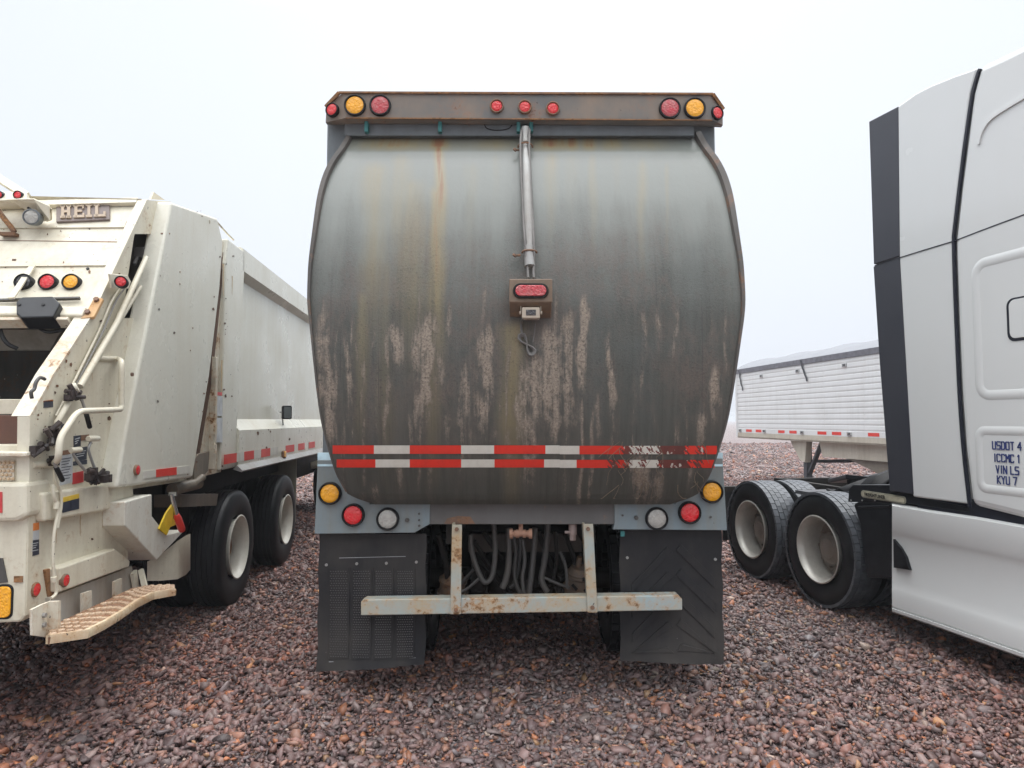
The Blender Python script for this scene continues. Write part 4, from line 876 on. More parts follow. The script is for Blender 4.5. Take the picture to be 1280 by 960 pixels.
for i in range(N_):
    f = (i + .5) / N_; k = f * (len(step_out) - 1); a = int(k); po = Vector(P[a]).lerp(P[min(a + 1, len(P) - 1)], k - a)
    pin = [FS(*p) for p in step_in][::-1]; kk = f * (len(pin) - 1); b = int(kk); pi = Vector(pin[b]).lerp(pin[min(b + 1, len(pin) - 1)], kk - b)
    for j in range(4):
        c = pi.lerp(po, .15 + .22 * j + (.1 if i % 2 else 0)); q.lathe([(0, .019), (.008, .017), (.012, .010), (.006, .008), (.004, 0)], c, (0, 0, 1), 8)
q.build('tread_ring', worn('bright_worn_ring', (.50, .36, .24), .45, (.22, .11, .055), 1.0), stp)['kind'] = 'stuff'
q = MB(); a0 = hs(40, 761, .06); q.prism([hs(x, y, .06) for x, y in ((40, 762), (52, 756), (62, 752), (62, 797), (41, 794))], (-.012, 0, 0)); q.prism([hs(59, 752, .06), hs(62.5, 751, .06), hs(62.5, 798, .06), hs(59, 798, .06)], (.05, 0, 0)); hg = q.build('step_hanger', WR, G1)
q = MB()
for px, py in ((54, 769), (54, 781)): p = hs(px, py, .06); q.cyl(p, p + Vector((.012, 0, 0)), .012, n=6)
split(q, 'bolt', M['galv'], hg)
q = MB(); q.bar(hs(167, 715, -.05), hs(170, 735, -.05), .05, .02, (0, 1, 0)); q.bar(hs(176, 712, -.03), hs(181, 733, .02), .02, .03, (0, 1, 0)); q.build('step_bracket', W, G1)
q = MB(); q.prism([hs(x, y, -.03) for x, y in ((100, 742), (112, 738), (112, 764), (100, 770))], (.012, 0, 0)); q.prism([hs(x, y, -.03) for x, y in ((140, 727), (150, 723), (150, 742), (140, 748))], (.012, 0, 0)); split(q, 'step_gusset', WR, stp)
# hooked guard, latch handle
sp([(156, 627.5), (190, 618), (190, 645), (209, 669), (232, 662), (196, 700), (156, 657)], .03, -.20, 'guard_hook', worn('chipped_cream_guard', (.69, .675, .60), .4, (.36, .27, .17), .4, (.08, .045, .03), .70, rust=(.34, .16, .06), rust_lo=.63), bevel=.006)
q = MB(); rows_ = []
for px, y0, y1, u in ((184, 702, 726, -.07), (200, 694, 726, -.02), (222, 676, 724, .02), (233, 669, 718, .03), (238, 667, 712, -.0)): rows_.append([hs(px, y0, u), hs(px, y1, u), hs(px, y1, u - .025), hs(px, y0, u - .025), hs(px, y0, u)])
q.loft(rows_); q.build('guard_flap', W, G1, smooth=50)
sp([(199, 661), (208, 641), (216.5, 629), (217, 648), (223, 655), (213, 659), (209, 669)], .045, -.012, 'yellow_latch', M['yellow'], bevel=.003)
q = MB(); q.tube([hs(214, 618, .06), hs(217, 630, .07), hs(221, 644, .08)], .014, 10); q.box(hs(212, 615, .04), hs(220, 620, .09)); hd = q.build('latch_handle', M['chrome'], G1, smooth=40)
q = MB(); q.tube([hs(220.6, 643, .08), hs(222, 647, .082), hs(227, 661, .088), hs(228, 663.5, .09)], [.017, .024, .025, .02], 12); q.build('red_grip', M['redplastic'], hd, smooth=50)
# big flat side cover
pA = [(215, 253), (243, 263), (272, 273), (279, 302), (275, 360), (262, 470), (241, 597), (200, 603), (146, 610), (158, 540), (178, 440)]
q = MB(); q.prism([hs(x, y, 0) for x, y in pA], (-.13, 0, 0)); cover = q.build('side_cover', WC, G1, bevel=.018, seg=3)
q = MB()
for px, py, r in ((166, 468, .012), (203, 292, .006), (212, 292, .006), (225, 340, .006), (225, 355, .006), (241, 410, .007), (238, 438, .006)): p = hs(px, py, .001); q.cyl(p - Vector((.01, 0, 0)), p + Vector((.002, 0, 0)), r, n=8)
split(q, 'paint_chip', M['hubrust'], cover)
reflector(170.5, 587.5, .034, .004)
for x0, x1, mt in ((179, 195, 'tapewhite'), (195, 221, 'tapered'), (221, 238, 'tapewhite')):
    yy = lambda x: 588.6 - (x - 195) * .12; sp([(x0, yy(x0) - 1.5), (x1, yy(x1) - 1.5), (x1, yy(x1) + 8), (x0, yy(x0) + 8)], .004, -.004, 'reflective_tape', M[mt], cover, bevel=0)
sp([(144.5, 522), (154, 520.5), (153, 537), (144.5, 538)], UP + .006, -.01, 'latch_plate', W, side); 
q = MB(); q.tube([hs(152, 523, UP + .01), hs(151, 531, UP + .02), hs(152, 537, UP + .01)], .008, 7); q.build('latch', M['rusty'], side)
# grab rail and levers
gr = [(40.6, 581), (66, 580.5), (73, 574), (74.5, 548), (97, 514), (150, 512), (152, 508), (152, 452), (148, 448.5), (122, 448)]
q = MB(); q.tube(fillet([hs(x, y, .02 if 1 < i < 8 else UP) for i, (x, y) in enumerate(gr)], .06, 6), .0165, 12); q.build('grab_rail', W, G1, smooth=50)
q = MB(); q.tube([hs(183, 322, -.06), hs(146, 404, -.05), hs(100, 483, -.05)], .018, 10); q.build('hydraulic_rod', W, G1, smooth=50)
q = MB(); q.tube([hs(176, 358, -.08), hs(141, 416, -.07), hs(112, 466, -.08)], .012, 10); q.build('hydraulic_rod', W, G1, smooth=50)
q = MB(); q.tube([hs(86, 503, -.05), hs(72, 527, -.05), hs(70, 560, -.06)], .015, 10); q.build('hydraulic_rod', W, G1, smooth=50)
for off, r in ((0, .006), (5, .006)):
    q = MB(); q.tube(fillet([hs(x + off, y, -.08) for x, y in ((152, 358), (140, 375), (124, 414), (96, 470), (78, 505), (70, 520))], .1), r, 7); q.build('hydraulic_line', M['galv'] if off else W, G1, smooth=50)
q = MB()
for pts in ([(186, 300), (184, 320), (176, 335), (172, 352)], [(176, 325), (172, 322), (168, 330)], [(181, 345), (183, 360), (176, 380), (168, 395)]): q.tube(curve_pts([hs(x, y, -.16) for x, y in pts], 5), .012, 8)
q.obox(hs(176, 316, -.15), (.06, .05, .07)); q.obox(hs(184, 345, -.15), (.06, .05, .05)); q.build('hydraulic_fitting', M['grease'], G1, smooth=40)
def clump(name, cx, cy, w_, h_, n, mat, u=-.06, seed=1):
    rr = random.Random(seed); q = MB()
    for k in range(n):
        p = hs(cx + rr.uniform(-w_, w_), cy + rr.uniform(-h_, h_), u + rr.uniform(-.02, .03)); d = Vector((rr.uniform(-.5, .8), rr.uniform(-1, 1), rr.uniform(-1, 1))).normalized() * rr.uniform(.02, .045)
        if k % 3 == 0: q.obox(p, (.03, rr.uniform(.02, .05), rr.uniform(.02, .05)))
        else: q.cyl(p - d * .5, p + d, rr.uniform(.007, .016), n=8)
    q.obox(hs(cx, cy, u), (.03, w_ * .006, h_ * .006)); return q.build(name, mat, G1, smooth=35)
vb = worn('oily_valve', (.03, .024, .024), .4, (.16, .12, .10), .6)
clump('control_valve', 93, 492, 9, 7, 14, vb, -.05, 1); clump('control_valve', 66, 542, 6, 12, 14, vb, -.06, 2); clump('control_valve', 52, 560, 10, 4, 6, vb, -.08, 3); clump('control_valve', 124, 594, 15, 6, 18, vb, -.03, 4); clump('control_valve', 66, 574, 3, 6, 6, vb, -.07, 6)
q = MB(); q.tube([hs(91, 486, -.04), hs(97, 484, -.02)], .028, 12); q.build('rod_collar', W, G1, smooth=40)
def lever(shaft, grip, mat, rg, u=-.02):
    q = MB(); q.tube(fillet([hs(x, y, u) for x, y in shaft], .03), .0075, 8); a = q.build('control_lever', M['galv'], G1, smooth=50)
    q = MB(); P = [hs(x, y, u) for x, y in grip]; q.tube([P[0], P[0].lerp(P[1], .06), P[0].lerp(P[1], .94), P[1]], [rg * .8, rg, rg, rg * .8], 12); q.build('lever_grip', mat, a, smooth=50)
lever([(101, 496), (107, 514)], [(107, 514), (112.5, 535)], M['black'], .0125)
lever([(113, 596), (101, 582), (92, 569), (92, 565)], [(88.5, 563), (101, 562)], W, .015); lever([(121, 592), (114, 574), (110, 561), (113.5, 553), (114, 550)], [(110, 548.5), (123, 548)], W, .017); lever([(68, 578), (70, 584)], [(70, 584), (78.5, 601)], M['black'], .0125)
q = MB(); q.tube(curve_pts([hs(x, y, UP + .03) for x, y in ((56, 474), (50, 472), (45, 478), (43, 486), (39, 490), (40, 498))], 6), .009, 7); q.build('chain_hook', M['grease'], G1, smooth=50)
# red side lamp on its bracket
sp([(137, 342), (160, 344), (164, 352), (161, 361), (140, 360)], -.05, -.012, 'lamp_bracket', W)
lamp(G1, 'side_lamp', hs(151.5, 352.5, .0), (.25, -1, 0), .036, 'red', depth=.02)
q = MB(); q.prism([hs(186, 249, -.3), hs(190, 240, -.3), hs(194, 243, -.3), hs(204, 250, -.3)], (.015, 0, 0)); q.build('lifting_eye', W, G1)
# container body
yb0 = hs(281, 310, -.05).y; ztop = L.side(340, 340, -.05).z; zlow = L.side(340, 575, -.02).z; zled0 = L.side(340, 523.5, -.12).z; zled1 = L.side(340, 536, -.02).z; zrail = L.side(345, 367.5, -.05).z; yF = yb0 + 6.4
yp = L.side(303, 400, -.05).y
q = MB(); q.box((-2.35, yb0, zlow + .03), (-.12, yF, ztop - .05)); body = q.build('container_body', WC, G1)
q = MB(); q.prism([(-.04, yb0 - .02, zlow + .02), (-.04, yp - .10, zlow + .02), (-.04, yp - .04, zled1), (-.04, yp + .05, zrail), (-.04, yb0 + .02, ztop)] if False else [(-.04, yb0, zlow), (-.04, yp - .12, zlow), (-.04, yp - .12, zled1), (-.04, yp, zrail), (-.04, yp, ztop - .02), (-.04, yb0 + .05, ztop - .02), (-.04, yb0, ztop - .25)], (-.2, 0, 0)); q.build('corner_post', WC, body, bevel=.012)
q = MB(); q.prism([(-.04, yp - .05, ztop), (-.04, yp - .05, zrail), (-.12, yp - .05, zrail - .06), (-.30, yp - .05, zrail - .06), (-.30, yp - .05, ztop + .02), (-.07, yp - .05, ztop + .015)], (0, yF - yp, 0)); q.build('top_rail', WC, body)
q = MB(); q.prism([(-.125, yp - .12, zled0), (-.02, yp - .12, zled1), (-.02, yp - .12, zlow), (-.2, yp - .12, zlow)], (0, yF - yp, 0)); skirt = q.build('body_skirt', WC, body)
q = MB(); q.prism([(-.02, yp - .16, zlow + .02), (.03, yp - .16, zlow - .03), (.02, yp - .16, zlow - .045), (-.06, yp - .16, zlow - .015)], (0, yF - yp, 0)); q.build('drip_rail', M['galv'], skirt)
for x0, x1 in ((282, 297.5), (307, 319), (328, 339), (358.5, 369), (374, 382), (387, 394.5)):
    y_ = lambda x: L.side(x, 500, -.016).y
    q = MB(); zt = zlow + .165; q.box((-.019, y_(x0), zlow + .05), (-.0165, y_(x1), zlow + .05 + .085)); q.build('reflective_tape', M['tapered'], skirt)
for x0, x1 in ((297.7, 306.8), (319.2, 327.8), (339.2, 349)):
    q = MB(); q.box((-.019, y_(x0), zlow + .05), (-.0168, y_(x1), zlow + .05 + .085)); q.build('reflective_tape', M['tapewhite'], skirt)
p = L.side(353, 568, -.02); q = MB(); q.prism([(p.x + .002, p.y + a, p.z + b) for a, b in rrect(-.055, .055, -.045, .045, .02)], (.03, 0, 0)); am = q.build('side_marker', M['hubrust'], G1, bevel=.006)
q = MB(); q.prism([(p.x + .03, p.y + a, p.z + b) for a, b in rrect(-.042, .042, -.034, .034, .015)], (.008, 0, 0)); q.build('lens', M['amber'], am, bevel=.004)
p = L.side(351, 515.5, -.08); wn = Vector((.55, -.84, 0)); wu = Vector((.84, .55, 0)); wp = lambda a, b, d: p + Vector((.06, 0, 0)) + wu * a + Vector((0, 0, b)) + wn * d
q = MB(); q.prism([wp(a, b, 0) for a, b in rrect(-.055, .055, -.08, .08, .02)], wn * .05); mi = q.build('work_light', M['black'], G1, bevel=.008)
q = MB(); q.prism([wp(a, b, .048) for a, b in rrect(-.043, .043, -.066, .066, .012)], wn * .006); q.build('lens', M['glass'], mi)
q = MB(); q.tube([p + Vector((.02, -.11, .0)), p + Vector((.02, .12, .0))], .008, 7); q.tube([p + Vector((.02, 0, -.07)), p + Vector((.03, 0, -.15))], .009, 7); q.build('light_stalk', M['galv'], mi)
sp([(279, 302), (287, 304), (280, 440), (276, 590), (243, 598), (262, 470), (275, 360)], -.075, -.04, 'hinge_plate', WR, bevel=0)
sp([(279.5, 314), (282, 314), (277, 360), (266, 470), (246, 590), (242, 594), (262, 470), (273, 372)], -.068, -.02, 'seam_rust', worn('rusty_seam', (.07, .04, .028), .8, (.16, .08, .04), .8), bevel=0)
# hinge line, rust, decals between tailgate and body
q = MB(); q.box((-.09, L.side(268, 500, -.05).y - .03, zlow + .02), (-.03, L.side(268, 500, -.05).y + .02, L.side(268, 446, -.05).z)); hn = q.build('hinge_bar', WR, G1, bevel=.006)
q = MB()
for py in (465, 500, 535, 560): p = L.side(268, py, -.03); q.box((-.03, p.y - .02, p.z - .05), (-.012, p.y + .015, p.z + .03))
split(q, 'hinge_knuckle', WR, hn)
q = MB(); q.box((-.30, yb0 - .10, L.side(272, 480, -.1).z), (-.10, yb0 + .02, L.side(277, 330, -.1).z)); q.build('gap_liner', M['rusty'], G1)
for (x0, y0, x1, y1), mt in (((271.5, 490, 277.5, 494.5), 'label_red'), ((271.5, 495, 278, 520), 'label_white'), ((269, 522, 278, 553), 'label_white')): sp([(x0, y0), (x1, y0 + .3), (x1, y1), (x0, y1)], -.036, -.002, 'decal', M[mt], body, bevel=0)
q = MB(); q.cyl(hs(258, 277, -.12), hs(258, 277, -.02), .03); q.cyl(hs(266, 280, -.14), hs(266, 280, -.04), .045); q.tube([hs(270, 276, -.1), hs(284, 292, -.1), hs(292, 300, -.1)], .01, 7); q.build('hinge_lug', WR, G1, smooth=40, bevel=.004)
q = MB(); q.prism([hs(x, y, -.04) for x, y in ((243, 575), (248, 568), (262, 564), (260, 588), (252, 598), (243, 600))], (-.10, 0, 0)); q.cyl(hs(236, 610, -.06), hs(254, 596, 0), .028); q.cyl(hs(215, 612, -.10), hs(248, 604, -.04), .045); q.build('lock_ram', worn('greasy_lock_paint', (.20, .17, .13), .5, (.06, .045, .035), .9, rust=(.22, .11, .05), rust_lo=.6), G1, smooth=40)
sp([(226, 618), (273, 617), (271, 632), (226, 634)], -.10, -.25, 'wheel_step', worn('brown_bracket', (.16, .125, .095), .6, (.08, .06, .05), .7))
# chassis and wheels
q = MB()
for x in (-1.65, -.75): q.box((x - .05, .9, .72), (x + .05, yF + 2.0, 1.02))
q.box((-2.2, hs(236, 600).y, zlow - .22), (-.28, yF, zlow + .04)); q.box((-2.1, yR + .5, .75), (-.3, yb0, zlow))
q.build('chassis', M['dark'], G1)
w1y, w2y = L.side(297, 683, -.02).y, L.side(357, 652, -.02).y; print('LW', w1y, w2y, L.side(297, 683, -.02).z, L.side(357, 652, -.02).z, 'ztop', ztop, zlow, 'step', zs)
lw = make_wheel(G1, (-.01, w1y, .525), (1, 0, 0), M['rimwhite'], M['hubrust'], r=.525, wd=.29, tread=False, deep=.19); copy_tree(lw, G1, (0, w2y - w1y, 0))
rw = make_wheel(G1, (-2.37, w1y, .525), (-1, 0, 0), M['rimwhite'], M['hubrust'], r=.525, wd=.29, tread=False, deep=.19); copy_tree(rw, G1, (0, w2y - w1y, 0)); copy_tree(lw, G1, (0, w2y - w1y + 5.0, 0)); copy_tree(rw, G1, (0, w2y - w1y + 5.0, 0))
q = MB(); q.tube([(-2.2, w1y, .525), (-.2, w1y, .525)], .08, 10); q.tube([(-2.2, w2y, .525), (-.2, w2y, .525)], .08, 10); q.box((-1.35, w1y - .1, .35), (-1.05, w2y + .1, .7)); q.build('axle', M['dark'], G1)
q = MB(); q.box((-.62, w2y + .62, .40), (-.05, w2y + .635, zlow - .02)); q.build('mudflap', worn('beige_mudflap', (.36, .33, .26), .6, (.2, .16, .1), .7), G1)
q = MB(); q.prism([(-2.3, yF + .3, .8), (-2.3, yF + 2.2, .8), (-2.3, yF + 2.25, 1.7), (-2.3, yF + 2.0, 2.8), (-2.3, yF + .3, 2.85)], (2.25, 0, 0)); q.build('cab', WC, G1, bevel=.06)

# scattered chips and scuffs in the paint, denser along the edges
def chips(plane_pt, spots, n, out, name, mat, par, seed, smax=2.2):
    rr = random.Random(seed); q = MB()
    for k in range(n):
        x0, y0, x1, y1, wd = rr.choice(spots); f = rr.random(); cx = x0 + (x1 - x0) * f + rr.gauss(0, wd); cy = y0 + (y1 - y0) * f + rr.gauss(0, wd); s = .35 + rr.random() ** 3 * smax; e = rr.uniform(.5, 1.6); nn = rr.randint(5, 8); ph = rr.random() * 6
        q.face([plane_pt(cx + math.cos(ph + 6.283 * i / nn) * s * rr.uniform(.5, 1.2), cy + math.sin(ph + 6.283 * i / nn) * s * e * rr.uniform(.5, 1.2)) + out for i in range(nn)])
    o = q.build(name, mat, par, fix=False); o['kind'] = 'stuff'; return o
CH = worn('bare_chipped_metal', (.055, .035, .03), .7, (.12, .06, .03), .9, rust=(.25, .11, .05), rust_lo=.55)
chips(lambda x, y: hs(x, y), [(100, 430, 60, 500, 4), (45, 520, 45, 600, 4), (60, 520, 75, 600, 7), (110, 400, 150, 560, 12), (130, 500, 140, 600, 5), (60, 650, 150, 690, 8), (165, 300, 120, 420, 4)], 80, Vector((.0025, 0, 0)), 'paint_chips', CH, side, 11)
chips(lambda x, y: hs(x, y, 0), [(216, 256, 272, 274, 2), (150, 600, 240, 592, 3), (276, 300, 245, 580, 2.0), (200, 320, 175, 560, 12), (230, 300, 220, 560, 14)], 46, Vector((.0015, 0, 0)), 'paint_chips', CH, cover, 12, 1.5)
chips(lambda x, y: RP(x, y), [(0, 290, 140, 290, 5), (0, 330, 130, 330, 3), (120, 370, 165, 280, 3), (0, 340, 110, 340, 12)], 40, RN * .0025, 'paint_chips', CH, sheet, 13, 1.6)
chips(lambda x, y: L.side(x, y, -.02), [(287, 540, 392, 540, 3), (283, 586, 390, 562, 3), (300, 560, 390, 550, 8)], 30, Vector((.002, 0, 0)), 'paint_chips', CH, skirt, 14, 1.2)
chips(lambda x, y: L.side(x, y, -.04), [(292, 320, 285, 580, 5), (284, 310, 276, 590, 1.5)], 30, Vector((.002, 0, 0)), 'paint_chips', CH, body, 15, 1.6)
# rust runs below seams and fixings
def runs(pl, lst, out, par, seed):
    rr = random.Random(seed); q = MB()
    for x, y, L_, wd in lst:
        n = 7; rows_ = []
        for i in range(n):
            w_ = wd * (1 - i / n) ** .6 * rr.uniform(.6, 1.1); cx = x + rr.uniform(-.3, .3); rows_.append([pl(cx - w_, y + L_ * i / (n - 1)) + out, pl(cx + w_, y + L_ * i / (n - 1)) + out])
        q.loft(rows_)
    o = q.build('rust_runs', worn('rust_run', (.46, .31, .16), .6, (.60, .52, .38), .9, rust=(.38, .19, .07), rust_lo=.6), par, fix=False); o['kind'] = 'stuff'
runs(lambda x, y: hs(x, y), [(150, 538, 26, .8), (143, 606, 14, 1.2), (45, 640, 30, .9), (115, 455, 22, .7), (156, 512, 18, .7), (70, 655, 24, .8), (128, 640, 20, 1), (100, 644, 26, .7)], Vector((.002, 0, 0)), side, 21)
runs(lambda x, y: L.side(x, y, -.04), [(279, 330, 40, .9), (277, 450, 50, 1.0), (290, 345, 24, .6)], Vector((.0015, 0, 0)), body, 22)
# ================================================================ RIGHT TRUCK (semi tractor)
RV = (478 - 640) / F
Q = Frame(2.80 + RV * (5.5 - 6.24), 5.5, math.atan(-RV))
G2 = thing('semi_tractor', 'silver white semi tractor with tall sleeper, charcoal rear fairing and bare rear wheels', 'semi tractor', Q)
qs = lambda px, py, u=0.0: Q.side(px, py, u)
SV = M['silver']
def qp(pts, u, th, name, mat, par=G2, bevel=.004, seg=2): q = MB(); q.prism([qs(x, y, u) for x, y in pts], (th, 0, 0)); return q.build(name, mat, par, bevel=bevel, seg=seg)
yE = qs(1280, 300).y - 2.2
cabpts = [qs(x, y) for x, y in ((1224, 82), (1252, 69), (1280, 55))]; zt_ = cabpts[-1].z
lowpts = [qs(x, y) for x, y in ((1280, 649), (1213, 632), (1204, 560), (1199, 490), (1195, 400), (1192.5, 330), (1192, 300), (1199, 235), (1208, 165), (1214, 118))]
q = MB(); q.prism(cabpts + [Vector((0, yE + .8, zt_ + .02)), Vector((0, yE + .2, zt_ - .5)), Vector((0, yE, 2.4)), Vector((0, yE, lowpts[0].z))] + lowpts, (2.5, 0, 0)); cab_ = q.build('sleeper_cab', SV, G2, bevel=.05, seg=3)
q = MB(); q.prism([qs(x, y, .006) for x, y in ((1122, 133), (1144, 117), (1165, 106), (1195, 94), (1221, 85), (1212, 118), (1206, 165), (1197, 235), (1190, 300), (1190.5, 330), (1193, 400), (1197, 490), (1202, 560), (1210, 630), (1141, 621), (1132, 460), (1124, 322))], (2.485, 0, 0)); pan = q.build('sleeper_rear_panel', SV, G2, bevel=.012)
for shift in (0, 2.456):
    u = .004; n0 = len(G2.children); a_ = qp([(1086, 152), (1122.5, 133), (1124, 320), (1092, 330.5)], u, .035, 'side_fairing', M['fairing'], bevel=.006); b_ = qp([(1091.5, 333), (1124, 322.5), (1133, 470), (1142, 618), (1112, 614), (1099, 450)], u, .035, 'side_fairing', M['fairing'], bevel=.006); a_.location.x = b_.location.x = shift
def ribbon(pts, wd, name, mat, u=-.004, par=cab_):
    P = curve_pts([qs(x, y, u) for x, y in pts], 6); q = MB(); rows_ = []
    for i, p in enumerate(P):
        t_ = (P[min(i + 1, len(P) - 1)] - P[max(i - 1, 0)]).normalized(); s_ = Vector((0, -t_.z, t_.y)) * wd / 2
        rows_.append([p + s_, p - s_, p - s_ + Vector((.02, 0, 0)), p + s_ + Vector((.02, 0, 0)), p + s_])
    q.loft(rows_); return q.build(name, mat, par, smooth=50)
ribbon([(1224, 86), (1221, 93), (1214.5, 118), (1207, 165), (1198, 235), (1191.5, 290), (1191, 300), (1191.5, 330), (1194, 400), (1198, 490), (1203, 560), (1211, 634)], .018, 'seal_strip', M['seal'])
ribbon([(1192, 301.5), (1235, 285), (1280, 268.3), (1330, 249)], .008, 'panel_gap', M['seal'], -.002); ribbon([(1093, 332), (1123, 322.5), (1160, 311), (1190, 302)], .007, 'panel_gap', M['seal'], .002)
ribbon([(1222, 180), (1226, 165), (1236, 150), (1252, 138), (1280, 121), (1310, 105)], .02, 'roof_ridge', SV, -.012)
# pressed panels
def press(y0, y1, z0, z1, r, h, name, mat=SV, par=cab_, off=0.0, bevel=.010):
    q = MB(); q.prism([(-off - h, a, b) for a, b in rrect(y0, y1, z0, z1, r)], (h + .01, 0, 0)); return q.build(name, mat, par, bevel=bevel, seg=3)
def ypz(px, py): p = qs(px, py); return p.y, p.z
yl, zt = ypz(1212, 325); zb = ypz(1240, 502)[1]; yr = ypz(1280, 400)[0] - .9
def pressframe(y0, y1, z0, z1, r, wd, name):
    out = rrect(y0, y1, z0, z1, r, 6); inn = rrect(y0 + wd, y1 - wd, z0 + wd, z1 - wd, max(r - wd, .02), 6); q = MB(); n = len(out)
    prof = lambda k: [(0.004, 0), (-.003, .2), (-.007, .5), (-.003, .8), (.004, 1)]
    R_ = [[Vector((x, out[k % n][0] * (1 - f) + inn[k % n][0] * f, out[k % n][1] * (1 - f) + inn[k % n][1] * f)) for x, f in prof(k)] for k in range(n + 1)]
    q.loft(R_); return q.build(name, SV, cab_, smooth=60)
pressframe(yr, yl, zb, zt, .12, .085, 'pressed_panel')
yl2, zt2 = ypz(1217, 531); zb2 = ypz(1240, 619)[1]
pressframe(yr, yl2, zb2, zt2, .08, .075, 'pressed_panel')
yh0, zh = ypz(1258, 374); zh2 = ypz(1265, 427)[1]
hp = press(yh0 - .26, yh0, zh2, zh, .05, .004, 'handle_recess', M['seal'], bevel=.002); press(yh0 - .245, yh0 - .018, zh2 + .018, zh - .012, .04, .006, 'handle_flap', SV, hp, bevel=.003)
for i, (tx, px, py) in enumerate((("USDOT 4", 1241, 561), ("ICCMC 1", 1243, 576.5), ("VIN LS", 1245.5, 591), ("KYU 7", 1247, 604))):
    stroke_text('lettering', tx, M['navy'], cab_, qs(px, py, -.003), (0, -1, 0), (0, 0, 1), .047, .70, 1.05)
# skirt
q = MB(); rows_ = []
for px, y0, y1 in ((1115, 628, 764), (1160, 636, 779), (1220, 644.5, 800.5), (1280, 655, 822)):
    r_ = []
    for f, u in ((0, .05), (.03, .004), (.25, .0), (.28, .012), (.33, .022), (.70, .018), (.78, .004), (.82, -.004), (.95, -.002), (.965, .012), (.975, -.012), (1.0, -.010), (1.01, .04)): r_.append(qs(px, y0 + (y1 - y0) * f, u))
    rows_.append(r_)
last = rows_[-1]; prv = rows_[-2]; rows_.append([Vector((a.x, a.y - 2.3, a.z)) for a in last])
q.loft(rows_); q.loft([[p, p + Vector((.06, 0, 0))] for p in rows_[0]]); sk = q.build('side_skirt', SV, G2, smooth=35)
q = MB(); q.prism([qs(x, y, -.003) for x, y in ((1116.5, 674), (1125, 684), (1132, 696), (1137, 712.5), (1117, 709.5))], (.02, 0, 0)); q.build('skirt_notch', M['blackgloss'], sk)
q = MB(); q.box((.10, yE, .30), (2.4, qs(1125, 700).y, .95)); q.build('underbody', M['dark'], G2)
q = MB(); q.box((.04, yE, qs(1213, 640).z - .08), (2.46, qs(1143, 620).y + .02, qs(1213, 632).z + .04)); q.build('cab_base', M['seal'], G2)
# black rear fender, deck and name strip
q = MB(); rows_ = []
for x, y, u in ((1115, 628, .03), (1095, 627, .03), (1074, 628, .04), (1067, 634, .10)):
    pass
fp = [(1066, 630), (1072, 627), (1116, 627), (1119, 724), (1083, 722), (1078, 690), (1074, 655)]
fb = qp(fp, .04, .5, 'rear_fender', M['blackgloss'], bevel=.02, seg=3)
q = MB(); q.tube([qs(1073, 634, .04), qs(1112, 633, .04), qs(1116, 630, .04)], .010, 8); q.build('fender_bead', M['blackgloss'], fb, smooth=50)
stp2 = qp([(1061, 611), (1066, 606), (1125, 606), (1150, 622), (1210, 634), (1210, 640), (1125, 628), (1060, 627.5)], .03, .25, 'deck_edge', M['blackgloss'])
pa, pb = qs(1076, 617, .026), qs(1132, 619, .026); hgt = .030
q = MB(); q.prism([(pa.x, a, b) for a, b in rrect(pb.y, pa.y, pa.z - hgt, pa.z + hgt, hgt * .95)], (.01, 0, 0)); npt = q.build('name_strip', plain('brushed_name_strip', (.38, .36, .28), .4, .4), G2, bevel=.003)
q = MB(); q.prism([(pa.x - .003, a, b) for a, b in rrect(pb.y + .012, pa.y - .012, pa.z - hgt * .62, pa.z + hgt * .62, hgt * .6)], (.01, 0, 0)); q.build('strip_inset', plain('tan_inset', (.46, .43, .32), .5), npt)
text_mesh('lettering', 'FREIGHTLINER', M['black'], npt, (pa.x - .0055, pa.y - .055, pa.z - hgt * .42), (0, -1, .0), (0, .25, 1), hgt * .95, .80, .001, .02)
q = MB()
for px in (1064, 1078, 1094, 1111): p = qs(px, 625.5, .03); q.cyl(p, p - Vector((.006, 0, 0)), .007, n=8)
split(q, 'bolt', M['galv'], stp2)
W1, W2 = qs(1021.5, 679, .0), qs(937.5, 652.5, .0); print('RW', W1, W2)
zc = .522
wr = make_wheel(G2, (.0, W1.y, zc), (-1, 0, 0), M['rim'], M['hubrust'] if False else worn('dusty_hub', (.34, .30, .26), .5, (.18, .13, .1), .7, metal=.3), r=.52, wd=.275, tread=True, rin=.300); w2 = copy_tree(wr, G2, (0, W2.y - W1.y, 0))
wl_ = make_wheel(G2, (2.48, W1.y, zc), (1, 0, 0), M['rim'], M['hubrust'], r=.52, wd=.275, tread=True, rin=.300); copy_tree(wl_, G2, (0, W2.y - W1.y, 0))
q = MB()
for x in (.80, 1.68): q.box((x - .04, qs(1140, 600).y - 1.0, .72), (x + .04, W2.y + .75, 1.0))
q.box((.8, W2.y + .60, .72), (1.7, W2.y + .68, 1.0)); q.box((.8, W1.y - .7, .78), (1.7, W1.y - .6, .98)); q.build('chassis', M['dark'], G2)
q = MB(); q.tube([(.3, W1.y, zc), (2.2, W1.y, zc)], .075, 10); q.tube([(.3, W2.y, zc), (2.2, W2.y, zc)], .075, 10); q.lathe([(-.2, .06), (-.12, .19), (.12, .19), (.2, .06)], (1.24, W1.y, zc), (0, 1, 0)); q.lathe([(-.2, .06), (-.12, .19), (.12, .19), (.2, .06)], (1.24, W2.y, zc), (0, 1, 0)); q.build('axle', M['dark'], G2, smooth=50)
ym = (W1.y + W2.y) / 2
